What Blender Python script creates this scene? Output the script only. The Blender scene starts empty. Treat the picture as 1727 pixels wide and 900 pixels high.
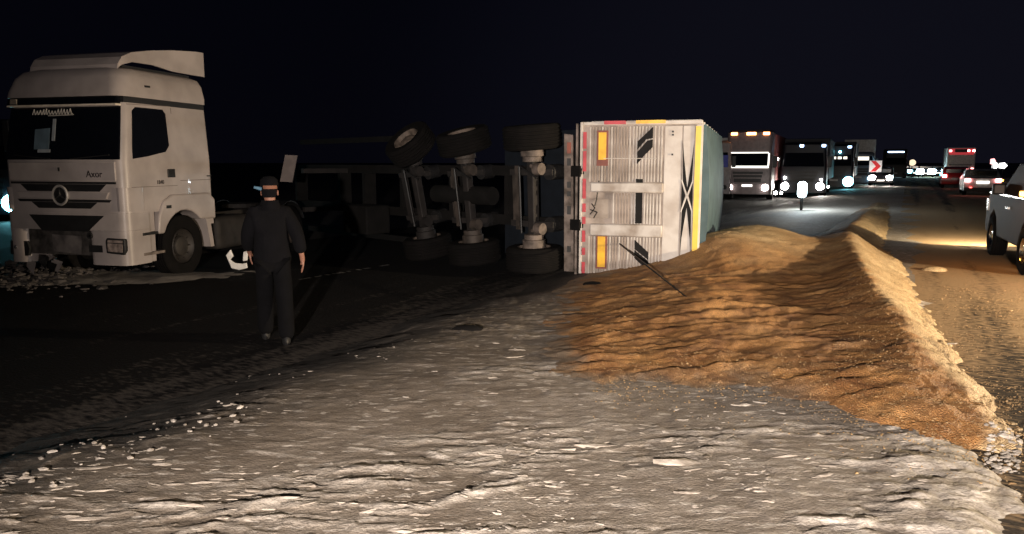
import bpy, math, random
import numpy as np
from mathutils import Matrix, Vector
random.seed(7)
S = bpy.context.scene
C = S.collection
R = math.radians

# ------------------------------------------------------------------ camera
F = 1247.0; PITCH = math.atan(176 / F); H = 1.8
cam = bpy.data.cameras.new('camera'); cam.lens = F / 1727 * 36; cam.sensor_width = 36
cam.clip_start = .05; cam.clip_end = 6000
co = bpy.data.objects.new('camera', cam); C.objects.link(co)
co.location = (0, 0, H); co.rotation_euler = (math.pi / 2 - PITCH, 0, 0); S.camera = co
# ------------------------------------------------------------------ night sky
W = bpy.data.worlds.new('World'); S.world = W; W.use_nodes = True
nt = W.node_tree; bg = nt.nodes['Background']
tc = nt.nodes.new('ShaderNodeTexCoord'); sx = nt.nodes.new('ShaderNodeSeparateXYZ'); rp = nt.nodes.new('ShaderNodeValToRGB')
nt.links.new(tc.outputs['Generated'], sx.inputs[0]); nt.links.new(sx.outputs['Z'], rp.inputs[0]); nt.links.new(rp.outputs[0], bg.inputs[0])
dp = nt.nodes.new('ShaderNodeVectorMath'); dp.operation = 'DOT_PRODUCT'; nt.links.new(tc.outputs['Generated'], dp.inputs[0]); dp.inputs[1].default_value = (.50, .866, -.05)
rp2 = nt.nodes.new('ShaderNodeValToRGB'); nt.links.new(dp.outputs['Value'], rp2.inputs[0]); rp2.color_ramp.interpolation = 'EASE'
rp2.color_ramp.elements[0].position = .72; rp2.color_ramp.elements[0].color = (0, 0, 0, 1); rp2.color_ramp.elements[1].position = 1.0; rp2.color_ramp.elements[1].color = (.0030, .0030, .0050, 1)
ad = nt.nodes.new('ShaderNodeMix'); ad.data_type = 'RGBA'; ad.blend_type = 'ADD'; ad.inputs[0].default_value = 1; nt.links.new(rp.outputs[0], ad.inputs[6]); nt.links.new(rp2.outputs[0], ad.inputs[7]); nt.links.new(ad.outputs[2], bg.inputs[0])
rp.color_ramp.elements[0].position = 0.0; rp.color_ramp.elements[0].color = (.0014, .0014, .0030, 1)
rp.color_ramp.elements[1].position = .35; rp.color_ramp.elements[1].color = (.0009, .0011, .0028, 1)
bg.inputs[1].default_value = 1.0
S.view_settings.view_transform = 'Standard'; S.view_settings.look = 'None'
S.view_settings.exposure = 0; S.view_settings.gamma = 1
S.cycles.use_denoising = True
S.cycles.max_bounces = 5; S.cycles.diffuse_bounces = 3; S.cycles.glossy_bounces = 3
S.cycles.sample_clamp_indirect = 4

def spot(name, loc, target, power, color, size, blend, rad=.08):
    l = bpy.data.lights.new(name, 'SPOT'); l.energy = power; l.color = color
    l.spot_size = R(size); l.spot_blend = blend; l.shadow_soft_size = rad
    o = bpy.data.objects.new(name, l); C.objects.link(o); o.location = loc
    o.rotation_euler = (Vector(target) - Vector(loc)).to_track_quat('-Z', 'Y').to_euler(); return o
# headlights of the vehicle the picture was taken from, and of one standing off to the right
spot('headlight_behind', (-.9, -3.4, 1.9), (4.0, 11.5, 1.0), 9200, (1, .86, .75), 100, 1.0)
spot('headlight_aside', (10.5, 6.6, 1.25), (1.0, 9.3, 0.0), 5800, (1, .79, .53), 120, .6)

# ------------------------------------------------------------------ helpers
cP, sP = math.cos(PITCH), math.sin(PITCH)
def ray(px, py):
    a = (px - 863.5) / F; b = -(py - 450) / F
    return a, cP + b * sP, -sP + b * cP
def at(px, py, z=0.):
    r = ray(px, py); t = (z - H) / r[2]; return Vector((r[0] * t, r[1] * t, z))
def atd(px, py, d):
    r = ray(px, py); t = d / r[1]; return Vector((r[0] * t, d, H + r[2] * t))
ROAD = R(28); RC, RS = math.cos(ROAD), math.sin(ROAD)
def UV(x, y): return x * RC - y * RS, x * RS + y * RC
def XY(u, v): return u * RC + v * RS, -u * RS + v * RC

def hsh(ix, iy, s):
    n = (ix.astype(np.int64) * 374761393 + iy.astype(np.int64) * 668265263 + s * 974634777) & 0x7fffffff
    n = ((n ^ (n >> 13)) * 1274126177) & 0x7fffffff
    return ((n ^ (n >> 16)) & 0xffff) / 65535.0
def vnoise(x, y, s=0):
    ix = np.floor(x); iy = np.floor(y); fx = x - ix; fy = y - iy
    fx = fx * fx * fx * (fx * (fx * 6 - 15) + 10); fy = fy * fy * fy * (fy * (fy * 6 - 15) + 10)
    a = hsh(ix, iy, s); b = hsh(ix + 1, iy, s); c = hsh(ix, iy + 1, s); d = hsh(ix + 1, iy + 1, s)
    return (a * (1 - fx) + b * fx) * (1 - fy) + (c * (1 - fx) + d * fx) * fy
def fbm(x, y, s=0, o=4):
    t = 0; a = .5; n = 0
    for k in range(o):
        t = t + a * vnoise(x, y, s + k * 17); n += a; a *= .5; x = x * 2.03 + 3.1; y = y * 2.03 + 7.7
    return t / n * 2 - 1
def sstep(a, b, x):
    t = np.clip((x - a) / (b - a), 0, 1); return t * t * (3 - 2 * t)
def segdist(x, y, pts):
    best = np.full_like(x, 1e9); par = np.zeros_like(x); acc = 0
    for (x0, y0), (x1, y1) in zip(pts[:-1], pts[1:]):
        dx, dy = x1 - x0, y1 - y0; L2 = dx * dx + dy * dy
        t = np.clip(((x - x0) * dx + (y - y0) * dy) / L2, 0, 1)
        d = np.hypot(x - x0 - t * dx, y - y0 - t * dy); m = d < best
        best = np.where(m, d, best); par = np.where(m, acc + t * math.sqrt(L2), par); acc += math.sqrt(L2)
    return best, par
def polysd(x, y, poly):
    d, _ = segdist(x, y, poly + [poly[0]]); ins = np.zeros(x.shape, bool)
    n = len(poly)
    for i in range(n):
        x0, y0 = poly[i]; x1, y1 = poly[(i + 1) % n]
        if y0 == y1: continue
        c = ((y0 > y) != (y1 > y)) & (x < (x1 - x0) * (y - y0) / (y1 - y0) + x0); ins ^= c
    return np.where(ins, d, -d)

MATS = {}
def mat(name, col, rough=.6, metal=0., var=.25, scale=6., bump=0., bscale=60., dirt=None, spec=.5, coat=0., emit=None, es=0.):
    if name in MATS: return MATS[name]
    m = bpy.data.materials.new(name); m.use_nodes = True; t = m.node_tree; p = t.nodes['Principled BSDF']; MATS[name] = m
    p.inputs['Roughness'].default_value = rough; p.inputs['Metallic'].default_value = metal
    p.inputs['Specular IOR Level'].default_value = spec; p.inputs['Coat Weight'].default_value = coat
    tcx = t.nodes.new('ShaderNodeTexCoord')
    n = t.nodes.new('ShaderNodeTexNoise'); n.inputs['Scale'].default_value = scale; n.inputs['Detail'].default_value = 6
    t.links.new(tcx.outputs['Object'], n.inputs['Vector'])
    r = t.nodes.new('ShaderNodeValToRGB'); e = r.color_ramp.elements
    d = dirt or tuple(c * (1 - var) for c in col)
    e[0].position = .32; e[0].color = (*d, 1); e[1].position = .62; e[1].color = (*[min(1, c * (1 + var * .3)) for c in col], 1)
    t.links.new(n.outputs['Fac'], r.inputs[0]); t.links.new(r.outputs[0], p.inputs['Base Color'])
    if bump:
        b = t.nodes.new('ShaderNodeBump'); b.inputs['Strength'].default_value = bump; b.inputs['Distance'].default_value = .02
        n2 = t.nodes.new('ShaderNodeTexNoise'); n2.inputs['Scale'].default_value = bscale; n2.inputs['Detail'].default_value = 4
        t.links.new(tcx.outputs['Object'], n2.inputs['Vector']); t.links.new(n2.outputs['Fac'], b.inputs['Height']); t.links.new(b.outputs[0], p.inputs['Normal'])
    if emit:
        p.inputs['Emission Color'].default_value = (*emit, 1); p.inputs['Emission Strength'].default_value = es
    return m
def glow(name, col, s):
    return mat(name, (.5, .5, .5), .4, emit=col, es=s)

class MB:
    def __init__(self, M=None): self.v = []; self.f = []; self.M = M or Matrix()
    def add(self, vs, fs):
        k = len(self.v); self.v += [self.M @ Vector(p) for p in vs]; self.f += [tuple(i + k for i in q) for q in fs]; return self
    def box(self, x0, x1, y0, y1, z0, z1):
        return self.add([(x, y, z) for z in (z0, z1) for y in (y0, y1) for x in (x0, x1)],
                        [(0, 2, 3, 1), (4, 5, 7, 6), (0, 1, 5, 4), (2, 6, 7, 3), (0, 4, 6, 2), (1, 3, 7, 5)])
    def prism(self, poly, ax, a, b):
        n = len(poly)
        def P(p, t): return {'x': (t, p[0], p[1]), 'y': (p[0], t, p[1]), 'z': (p[0], p[1], t)}[ax]
        return self.add([P(p, a) for p in poly] + [P(p, b) for p in poly],
                        [tuple(range(n - 1, -1, -1)), tuple(range(n, 2 * n))] + [(i, (i + 1) % n, n + (i + 1) % n, n + i) for i in range(n)])
    def loft(self, rings, cap=True):
        n = len(rings[0]); k = len(rings); vs = [p for r in rings for p in r]
        fs = [(j * n + i, j * n + (i + 1) % n, (j + 1) * n + (i + 1) % n, (j + 1) * n + i) for j in range(k - 1) for i in range(n)]
        if cap: fs += [tuple(range(n - 1, -1, -1)), tuple((k - 1) * n + i for i in range(n))]
        return self.add(vs, fs)
    def tube(self, p0, p1, r0, r1=None, n=12):
        r1 = r0 if r1 is None else r1; p0 = Vector(p0); p1 = Vector(p1); d = (p1 - p0).normalized()
        a = d.orthogonal().normalized(); b = d.cross(a)
        return self.loft([[p + (a * math.cos(2 * math.pi * i / n) + b * math.sin(2 * math.pi * i / n)) * r for i in range(n)] for p, r in ((p0, r0), (p1, r1))])
    def lathe(self, prof, o, axis='y', n=28):      # prof: (radius, offset along the axis)
        def P(r, h, a):
            c, s = r * math.cos(a), r * math.sin(a)
            return {'y': (o[0] + c, o[1] + h, o[2] + s), 'x': (o[0] + h, o[1] + c, o[2] + s), 'z': (o[0] + c, o[1] + s, o[2] + h)}[axis]
        return self.loft([[P(r, h, 2 * math.pi * i / n) for i in range(n)] for r, h in prof], cap=False)
    def build(self, name, m, parent=None, bevel=0., smooth=0., seg=2, label=None):
        me = bpy.data.meshes.new(name); me.from_pydata([tuple(p) for p in self.v], [], self.f)
        me.materials.append(m); me.validate()
        import bmesh
        b = bmesh.new(); b.from_mesh(me); bmesh.ops.recalc_face_normals(b, faces=b.faces); b.to_mesh(me); b.free()
        if smooth or bevel:
            me.polygons.foreach_set('use_smooth', [True] * len(me.polygons)); me.set_sharp_from_angle(angle=R(smooth or 35))
        o = bpy.data.objects.new(name, me); C.objects.link(o)
        if parent is not None: o.parent = parent
        if bevel:
            q = o.modifiers.new('bevel', 'BEVEL'); q.width = bevel; q.segments = seg; q.limit_method = 'ANGLE'; q.angle_limit = R(35)
        if label: o['label'] = label
        return o
def thing(name, label, cat, loc=(0, 0, 0), rz=0., group=None):
    o = bpy.data.objects.new(name, None); C.objects.link(o); o.location = loc; o.rotation_euler = (0, 0, rz); o.empty_display_size = .2
    o['label'] = label; o['category'] = cat
    if group: o['group'] = group
    return o
def tag(o, label, cat, group=None):
    o['label'] = label; o['category'] = cat
    if group: o['group'] = group
    return o
def npmesh(name, v, f, m, kind=None, smooth=True, parent=None):
    me = bpy.data.meshes.new(name); v = np.asarray(v, np.float32); f = np.asarray(f, np.int32); k = f.shape[1]
    me.vertices.add(len(v)); me.vertices.foreach_set('co', v.ravel())
    me.loops.add(f.size); me.loops.foreach_set('vertex_index', f.ravel())
    me.polygons.add(len(f)); me.polygons.foreach_set('loop_start', np.arange(0, f.size, k, dtype=np.int32))
    me.polygons.foreach_set('use_smooth', np.full(len(f), smooth)); me.update(calc_edges=True); me.validate()
    me.materials.append(m); o = bpy.data.objects.new(name, me); C.objects.link(o)
    if kind: o['kind'] = kind
    if parent is not None: o.parent = parent
    return o
def gridfaces(r, c):
    i = np.arange(r * c).reshape(r, c)
    return np.stack([i[:-1, :-1], i[:-1, 1:], i[1:, 1:], i[1:, :-1]], -1).reshape(-1, 4)
def rrect(x0, x1, y0, y1, rf, rb, z, n=6):          # rounded rectangle ring, rf at the x1 end, rb at the x0 end
    pts = []
    for cx, cy, r, a0 in ((x1 - rf, y1 - rf, rf, 0), (x0 + rb, y1 - rb, rb, 90), (x0 + rb, y0 + rb, rb, 180), (x1 - rf, y0 + rf, rf, 270)):
        for i in range(n):
            a = R(a0 + 90 * i / (n - 1)); pts.append((cx + r * math.cos(a), cy + r * math.sin(a), z))
    return pts
def frame(o, X, Y):
    X = Vector(X).normalized(); Y = Vector(Y).normalized(); Z = X.cross(Y)
    M = Matrix((X, Y, Z)).transposed().to_4x4(); M.translation = Vector(o); return M

# ------------------------------------------------------------------ ground
def ground_z(x, y):
    u, v = UV(x, y)
    near = np.exp(-np.hypot(x, y - 5) / 14)
    z = .03 * fbm(x * .45, y * .45, 3) + .006 * fbm(x * 1.3, y * 1.6, 5)
    # drifted, tyre torn snow: long low ridges lying across the view
    wx = x + .25 * fbm(x * .8, y * .8, 21); wy = y + .16 * fbm(x * .9, y * .9, 23)
    r1 = fbm(wx * 1.5, wy * 7.0, 31, 3); r2 = fbm(wx * 3.2 + 5, wy * 15.0, 37, 3)
    left = sstep(.6, -.4, x)
    clus = sstep(-.25, .25, fbm(x * .8, y * 1.3, 49)); f2_ = sstep(.16, .24, r2) * clus; 
    rid = np.clip(r1 - .30, 0, 1) * .014
    z = z + rid * (near * 1.5) * (.55 + .45 * left)
    r3 = fbm(wx * 5 + 9, wy * 24, 43, 3); r4 = fbm(x * 13, y * 17, 45, 3); small = sstep(.14, .24, r3) * clus
    z = z + (small * .006 + f2_ * .010 * (1 + .6 * r4) + r4 * .005) * near
    lump = np.clip(fbm(x * 6, y * 8, 41, 4) - .15, 0, 1)
    z = z + lump * .010 * near * (.45 + .8 * (1 - left))
    snow = np.clip(rid * 22 + lump * .3 + .35 * f2_ + .3 * small, 0, 1)
    # the long torn edge of a wheel track
    for pts, h, w in TRACKS:
        d, t = segdist(x + .03 * fbm(x * 3, y * 3, 51), y + .03 * fbm(x * 4, y * 4, 53), pts)
        g = np.exp(-(d / (w * .62)) ** 2) * np.clip(.7 + 1.1 * fbm(x * 6, y * 7, 57), 0, 1.2)
        z = z + h * .30 * g; snow = np.maximum(snow, np.clip(g * 1.1, 0, 1))
    snow = np.clip(snow + .14 * fbm(x * 2, y * 4, 61), 0, 1)
    snow = np.clip(snow + .10 * (1 - left) * sstep(7.5, 5.5, y) * (1 + fbm(x * 1.2, y * 3, 63)), 0, 1)
    # shoulder falls to the lower carriageway on the left, and down to the road on the right
    e1 = -5.55 + .25 * fbm(v * .8, u * .8, 71) + .12 * fbm(v * 3, u * 3, 73)
    k = sstep(e1 - .4, e1 + 1.4, u); z = z * k - .26 * (1 - k)
    far_side = sstep(-13.2, -14.6, u); z = z + far_side * (.16 + .1 * fbm(x * .7, y * .7, 9)) 
    e2 = .35 + .3 * sstep(9, 4, v) + .16 * fbm(v * 1.5, u, 75) + .08 * fbm(v * 6, u * 6, 77)
    k2 = sstep(e2 + .2, e2 - .35, u); z = z * k2 - .06 * (1 - k2)
    z = z + .035 * k2 * sstep(-1.6, -.4, u)
    f2 = sstep(8.3, 9.6, u); z = z + f2 * (.1 + .1 * fbm(x * .5, y * .5, 11))
    bank = np.exp(-((u - e2 + .45) / .3) ** 2) * sstep(8, 5.5, v)
    z = z + bank * (.015 + .03 * fbm(x * 5, y * 5, 79)); snow = np.maximum(snow, bank * (.4 + .5 * fbm(x * 7, y * 7, 80)))
    # ground whitened round the lamp post, its pool of light put into the colour
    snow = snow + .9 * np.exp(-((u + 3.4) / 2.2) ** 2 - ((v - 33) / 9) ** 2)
    shade_fade = sstep(-2.9, -5.2, u + .9 * fbm(x * .8, y * 1.2, 85) + .35 * fbm(x * 4, y * 6, 86))  # light's fall-off towards the left road put into the ground colour
    return z, np.clip(snow, 0, 1) * (1 - .9 * shade_fade) - shade_fade
TRACKS = []
for px, h, w in (([(-20, 832), (120, 842), (300, 852), (480, 842), (620, 850), (720, 852), (790, 832), (868, 818)], .05, .06),
                 ([(760, 836), (820, 815), (872, 803)], .03, .035), ([(700, 900), (800, 896), (880, 893)], .05, .05),
                 ([(520, 802), (600, 810), (680, 812)], .04, .035), ([(650, 788), (735, 793)], .045, .035), ([(725, 760), (790, 774), (830, 766)], .035, .03),
                 ([(770, 783), (845, 773)], .03, .025), ([(590, 750), (660, 758)], .03, .03), ([(420, 758), (520, 770)], .03, .03),
                 ([(70, 776), (150, 740), (210, 760)], .05, .06), ([(280, 775), (330, 775)], .02, .03), ([(250, 740), (330, 728), (360, 745)], .05, .08),
                 ([(1350, 885), (1480, 898)], .04, .05), ([(1430, 790), (1560, 792)], .035, .05), ([(1640, 800), (1727, 790)], .05, .09)):
    TRACKS.append(([tuple(at(*p)[:2]) for p in px], h, w))

def gmat():
    m = bpy.data.materials.new('dirty_snow'); m.use_nodes = True; t = m.node_tree; p = t.nodes['Principled BSDF']; L = t.links.new
    g = t.nodes.new('ShaderNodeNewGeometry'); a = t.nodes.new('ShaderNodeAttribute'); a.attribute_name = 'snow'
    def noise(sc, det=6, mp=None):
        n = t.nodes.new('ShaderNodeTexNoise'); n.inputs['Scale'].default_value = sc; n.inputs['Detail'].default_value = det
        if mp:
            q = t.nodes.new('ShaderNodeMapping'); q.inputs['Scale'].default_value = mp; L(g.outputs['Position'], q.inputs[0]); L(q.outputs[0], n.inputs['Vector'])
        else: L(g.outputs['Position'], n.inputs['Vector'])
        return n
    def ramp(src, *st):
        r = t.nodes.new('ShaderNodeValToRGB'); e = r.color_ramp.elements
        while len(e) < len(st): e.new(.5)
        for q, (x, c) in zip(e, st): q.position = x; q.color = (*c, 1)
        L(src, r.inputs[0]); return r
    def mix(f, A, B, mode='MIX'):
        k = t.nodes.new('ShaderNodeMix'); k.data_type = 'RGBA'; k.blend_type = mode
        if isinstance(f, float): k.inputs[0].default_value = f
        else: L(f, k.inputs[0])
        L(A, k.inputs[6]); L(B, k.inputs[7]); return k.outputs[2]
    n1 = noise(1.3, 8, (1, 2.2, 1)); n2 = noise(14, 8); n3 = noise(5, 8, (1, 4, 1))
    dirt = ramp(n1.outputs['Fac'], (.3, (.165, .135, .107)), (.5, (.22, .184, .148)), (.7, (.275, .236, .197)))
    snow = ramp(n2.outputs['Fac'], (.25, (.40, .365, .325)), (.6, (.66, .61, .55)))
    c = mix(a.outputs['Fac'], dirt.outputs[0], snow.outputs[0])
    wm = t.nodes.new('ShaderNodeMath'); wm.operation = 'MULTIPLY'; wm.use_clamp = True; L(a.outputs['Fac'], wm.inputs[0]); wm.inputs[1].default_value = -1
    wc = ramp(n2.outputs['Fac'], (.3, (.010, .009, .0085)), (.7, (.035, .030, .026))); c = mix(wm.outputs[0], c, wc.outputs[0])  # near-black tone for the painted fall-off
    pat = ramp(n3.outputs['Fac'], (.34, (.62, .6, .58)), (.5, (1, 1, 1)))
    c = mix(.75, c, pat.outputs[0], 'MULTIPLY')
    fl = noise(1, 10, (6, 24, 6)); fr = ramp(fl.outputs['Fac'], (.59, (0, 0, 0)), (.63, (1, 1, 1)))
    inv = t.nodes.new('ShaderNodeMath'); inv.operation = 'MULTIPLY_ADD'; L(wm.outputs[0], inv.inputs[0]); inv.inputs[1].default_value = -.75; inv.inputs[2].default_value = .75
    fm = t.nodes.new('ShaderNodeMath'); fm.operation = 'MULTIPLY'; L(fr.outputs[0], fm.inputs[0]); L(inv.outputs[0], fm.inputs[1]); c = mix(fm.outputs[0], c, snow.outputs[0])
    spk = ramp(noise(55, 3).outputs['Fac'], (.33, (.35, .33, .3)), (.45, (1, 1, 1)))
    c = mix(.5, c, spk.outputs[0], 'MULTIPLY')
    L(c, p.inputs['Base Color']); p.inputs['Roughness'].default_value = .75
    b = t.nodes.new('ShaderNodeBump'); b.inputs['Strength'].default_value = .6; b.inputs['Distance'].default_value = .014
    L(noise(55, 8, (1, 1.3, 1)).outputs['Fac'], b.inputs['Height']); L(b.outputs[0], p.inputs['Normal'])
    return m
def geo(a, b, n): return a * (b / a) ** (np.arange(n) / (n - 1))
xs = np.concatenate([-geo(5.4, 2500, 60)[::-1], np.linspace(-5.35, 5.35, 520), geo(5.4, 2500, 60)])
ys = np.concatenate([-geo(.6, 400, 12)[::-1], np.linspace(-.3, 2.6, 12), 2.7 * (9.5 / 2.7) ** np.linspace(0, 1, 300), geo(9.6, 4000, 110)])
X, Y = np.meshgrid(xs, ys); Z, SN = ground_z(X, Y)
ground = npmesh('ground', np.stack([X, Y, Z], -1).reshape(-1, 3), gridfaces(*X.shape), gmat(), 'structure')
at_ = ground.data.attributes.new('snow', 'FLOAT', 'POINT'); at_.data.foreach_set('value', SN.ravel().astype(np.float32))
def gz(x, y):
    return float(ground_z(np.array([float(x)]), np.array([float(y)]))[0][0])

def road_mat(name, dust, base):
    m = bpy.data.materials.new(name); m.use_nodes = True; t = m.node_tree; p = t.nodes['Principled BSDF']; L = t.links.new
    tcx = t.nodes.new('ShaderNodeTexCoord')
    def noise(mp, det=7):
        q = t.nodes.new('ShaderNodeMapping'); q.inputs['Scale'].default_value = mp; n = t.nodes.new('ShaderNodeTexNoise')
        n.inputs['Scale'].default_value = 1; n.inputs['Detail'].default_value = det; L(tcx.outputs['Object'], q.inputs[0]); L(q.outputs[0], n.inputs['Vector']); return n.outputs['Fac']
    asp = t.nodes.new('ShaderNodeValToRGB'); e = asp.color_ramp.elements; L(noise((60, 60, 60), 4), asp.inputs[0])
    e[0].position = .3; e[0].color = (*[c * .55 for c in base], 1); e[1].position = .7; e[1].color = (*[c * 1.7 for c in base], 1)
    a = t.nodes.new('ShaderNodeAttribute'); a.attribute_name = 'dust'
    mul = t.nodes.new('ShaderNodeMath'); mul.operation = 'MULTIPLY_ADD'; L(noise((3.2, .35, 1)), mul.inputs[0]); mul.inputs[1].default_value = 1.3; mul.inputs[2].default_value = -.75
    m2 = t.nodes.new('ShaderNodeMath'); m2.operation = 'MULTIPLY_ADD'; L(noise((9, 22, 9), 8), m2.inputs[0]); m2.inputs[1].default_value = 1.6; L(mul.outputs[0], m2.inputs[2])
    m3 = t.nodes.new('ShaderNodeMath'); m3.operation = 'ADD'; L(m2.outputs[0], m3.inputs[0]); L(a.outputs['Fac'], m3.inputs[1])
    rr = t.nodes.new('ShaderNodeValToRGB'); L(m3.outputs[0], rr.inputs[0]); rr.color_ramp.elements[0].position = .55; rr.color_ramp.elements[1].position = 1.0
    k = t.nodes.new('ShaderNodeMix'); k.data_type = 'RGBA'; L(rr.outputs[0], k.inputs[0]); L(asp.outputs[0], k.inputs[6]); k.inputs[7].default_value = (*dust, 1)
    L(k.outputs[2], p.inputs['Base Color']); p.inputs['Roughness'].default_value = .95; p.inputs['Specular IOR Level'].default_value = .12
    b = t.nodes.new('ShaderNodeBump'); b.inputs['Strength'].default_value = .5; b.inputs['Distance'].default_value = .02; L(noise((26, 40, 26), 6), b.inputs['Height']); L(b.outputs[0], p.inputs['Normal'])
    return m
def road(name, u0, u1, z, m, dustf, nu=44):
    us = np.linspace(u0, u1, nu); vs = np.concatenate([np.linspace(-12, 3, 20), geo(3.1, 45, 260), geo(45.5, 1500, 60)])
    U, V = np.meshgrid(us, vs); x, y = XY(0, 0)
    zz = z + .006 * fbm(U * 3, V * 1.2, 91) * (V < 60) - .02 * ((U - u0) * (U - u1) > -.0) 
    o = npmesh(name, np.stack([U, V, zz], -1).reshape(-1, 3), gridfaces(*U.shape), m, 'structure')
    o.rotation_euler = (0, 0, -ROAD)
    a = o.data.attributes.new('dust', 'FLOAT', 'POINT'); a.data.foreach_set('value', dustf(U, V).ravel().astype(np.float32)); return o
def dust_right(U, V):
    wheel = np.exp(-((U - 1.0 - .02 * (V - 8)) / .22) ** 2) * .32 + np.exp(-((U - .45) / .25) ** 2) * .2
    d = .50 * sstep(3.5, 10, V) - .42 * sstep(24, 44, V) + .30 * sstep(1.2, 2.6, U) * sstep(6, 9, V) - wheel * 1.7 - .3 * np.exp(-((U - 1.75) / .16) ** 2) + .35 * sstep(13, 17, V) * sstep(60, 30, V) + .05
    return d
road('road_right', -.15, 9.0, .0, road_mat('dusted_asphalt', (.36, .25, .145), (.034, .027, .021)), dust_right, 60)
road('road_left', -14.4, -4.9, -.2, road_mat('dark_asphalt', (.075, .066, .058), (.0055, .005, .0055)), lambda U, V: -.42 + .62 * np.exp(-((U + 5.2) / 1.1) ** 2) + .12 * sstep(20, 40, V))  # paler asphalt by the shoulder carries on the light fade in colour
# worn edge line painted on the left carriageway
p0, p1 = at(505, 471, -.19), at(656, 446, -.19)
mk = MB(); nrm = Vector((p1 - p0)).orthogonal(); dd = (p1 - p0).normalized(); nn = Vector((-dd.y, dd.x, 0))
segs = 26
for i in range(segs):
    if random.random() < .22: continue
    a = p0 + (p1 - p0) * (i / segs); b = p0 + (p1 - p0) * ((i + .9) / segs); w = random.uniform(.03, .06)
    mk.add([a - nn * w, b - nn * w, b + nn * w, a + nn * w], [(0, 1, 2, 3)])
mo = mk.build('road_marking', mat('worn_paint', (.22, .21, .2), .8, dirt=(.05, .05, .05), scale=9)); mo['kind'] = 'structure'

# ------------------------------------------------------------------ spilled grain
GP = [tuple(at(*p)[:2]) for p in ((945, 468), (925, 500), (915, 540), (905, 590), (915, 642), (1000, 655), (1130, 660), (1250, 665), (1380, 698), (1470, 730), (1560, 752), (1640, 766), (1708, 770),
      (1712, 738), (1660, 690), (1622, 640), (1590, 590), (1566, 540), (1546, 490), (1520, 447), (1492, 425), (1497, 385), (1501, 352), (1497, 336))]
GP += [tuple(at(*p)[:2]) for p in ((1470, 340), (1440, 358), (1425, 372))] + [(7.0, 17.4), (5.2, 16.6), (3.6, 16.2), (2.6, 13.5), (1.3, 12.5)]
CREST = [tuple(at(*p, .28)[:2]) for p in ((1466, 347), (1452, 372), (1425, 396), (1442, 440), (1475, 490))] + [tuple(at(*p, .16)[:2]) for p in ((1516, 545), (1572, 620))] + [tuple(at(1650, 700, .06)[:2])]
def grain_h(x, y):
    D = polysd(x, y, GP)
    D = D + .16 * fbm(x * 1.2, y * 1.2, 101) * sstep(12, 7, y) + .13 * fbm(x * 4, y * 5, 103) + .08 * fbm(x * 15, y * 18, 105)
    u, v = UV(x, y)
    D = np.minimum(D, (x * RC - y * RS + 4.55) * .9 + .25 * fbm(x * 2, y * 2, 107))
    rightish = sstep(-1.6, -.4, u)
    base = .07 * sstep(-.05, .9, D) * (.45 + .55 * sstep(.6, 2.0, x))
    mound = .46 * np.exp(-(((x - 4.1) / 1.35) ** 2 + ((y - 13.1) / 1.5) ** 2)) + .17 * np.exp(-(((x - 5.6) / 1.6) ** 2 + ((y - 13.8) / 1.5) ** 2))
    mound = mound + .31 * np.exp(-(((x - 3.3) / .75) ** 2 + ((y - 11.85) / .85) ** 2))
    plateau = .10 * sstep(.3, 2.2, D) * sstep(6.0, 9.0, y)
    d, t = segdist(x, y, CREST)
    far = sstep(15, 17, y)
    amp = np.interp(t, [0, 6, 14, 18, 23, 27], [.15, .25, .26, .28, .16, .05])
    ridge = amp * np.exp(-(d / np.where(far > .5, .55, .42)) ** 1.7)
    wx = x + .3 * fbm(x * .7, y * .7, 111); wy = y - .10 * x + .14 * fbm(x, y, 113)
    rip = fbm(wx * 1.25, wy * 4.6, 117, 3); rip2 = fbm(wx * 2.6, wy * 11, 119, 3); lum = fbm(x * 5, y * 6, 121, 4)
    k = sstep(.0, .5, D) * np.clip(1 - 1.15 * np.exp(-(d / .5) ** 2), 0, 1)
    far2 = sstep(13, 9, y)
    rp_ = (np.clip(rip + .1, 0, 1) * .058 + np.clip(rip2, 0, 1) * .032 + lum * .014) * k * (.35 + .65 * far2) + .04 * fbm(x * .9, y * .9, 125) * k
    fine = .010 * fbm(x * 9, y * 9, 131, 3)
    h = (base + mound + plateau + ridge + rp_ + fine) * sstep(-.1, .25, D) - .10 * sstep(.10, -.25, D) * 1.0
    return h, D
gy = np.concatenate([4.2 * (13 / 4.2) ** np.linspace(0, 1, 330), np.linspace(13.06, 33, 130)])
tt = np.linspace(0, 1, 400)
xl = np.interp(gy, [4, 7, 9, 12, 15.5, 18, 24, 33], [1.4, -.6, -.6, -.4, 2.2, 4.5, 8.5, 13.5]); xr = np.interp(gy, [4, 5, 8, 12, 16, 22, 33], [4.4, 4.6, 5.6, 7.6, 10, 12.5, 18])
GX = xl[:, None] + (xr - xl)[:, None] * tt[None, :]; GY = np.repeat(gy[:, None], 400, 1)
HG, DG = grain_h(GX, GY); gzz, _ = ground_z(GX, GY)
uu, vv = UV(GX, GY); floor_ = np.where(uu > -1.5, np.maximum(gzz, -.07 + .07 * sstep(-.1, .35, uu)), gzz)
gm = bpy.data.materials.new('wheat_grain'); gm.use_nodes = True; t = gm.node_tree; p = t.nodes['Principled BSDF']; L = t.links.new
g_ = t.nodes.new('ShaderNodeNewGeometry')
def _n(sc, det):
    n = t.nodes.new('ShaderNodeTexNoise'); n.inputs['Scale'].default_value = sc; n.inputs['Detail'].default_value = det; L(g_.outputs['Position'], n.inputs['Vector']); return n.outputs['Fac']
r_ = t.nodes.new('ShaderNodeValToRGB'); L(_n(2.2, 8), r_.inputs[0]); e = r_.color_ramp.elements
e[0].position = .3; e[0].color = (.46, .325, .175, 1); e[1].position = .65; e[1].color = (.64, .49, .30, 1)
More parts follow.
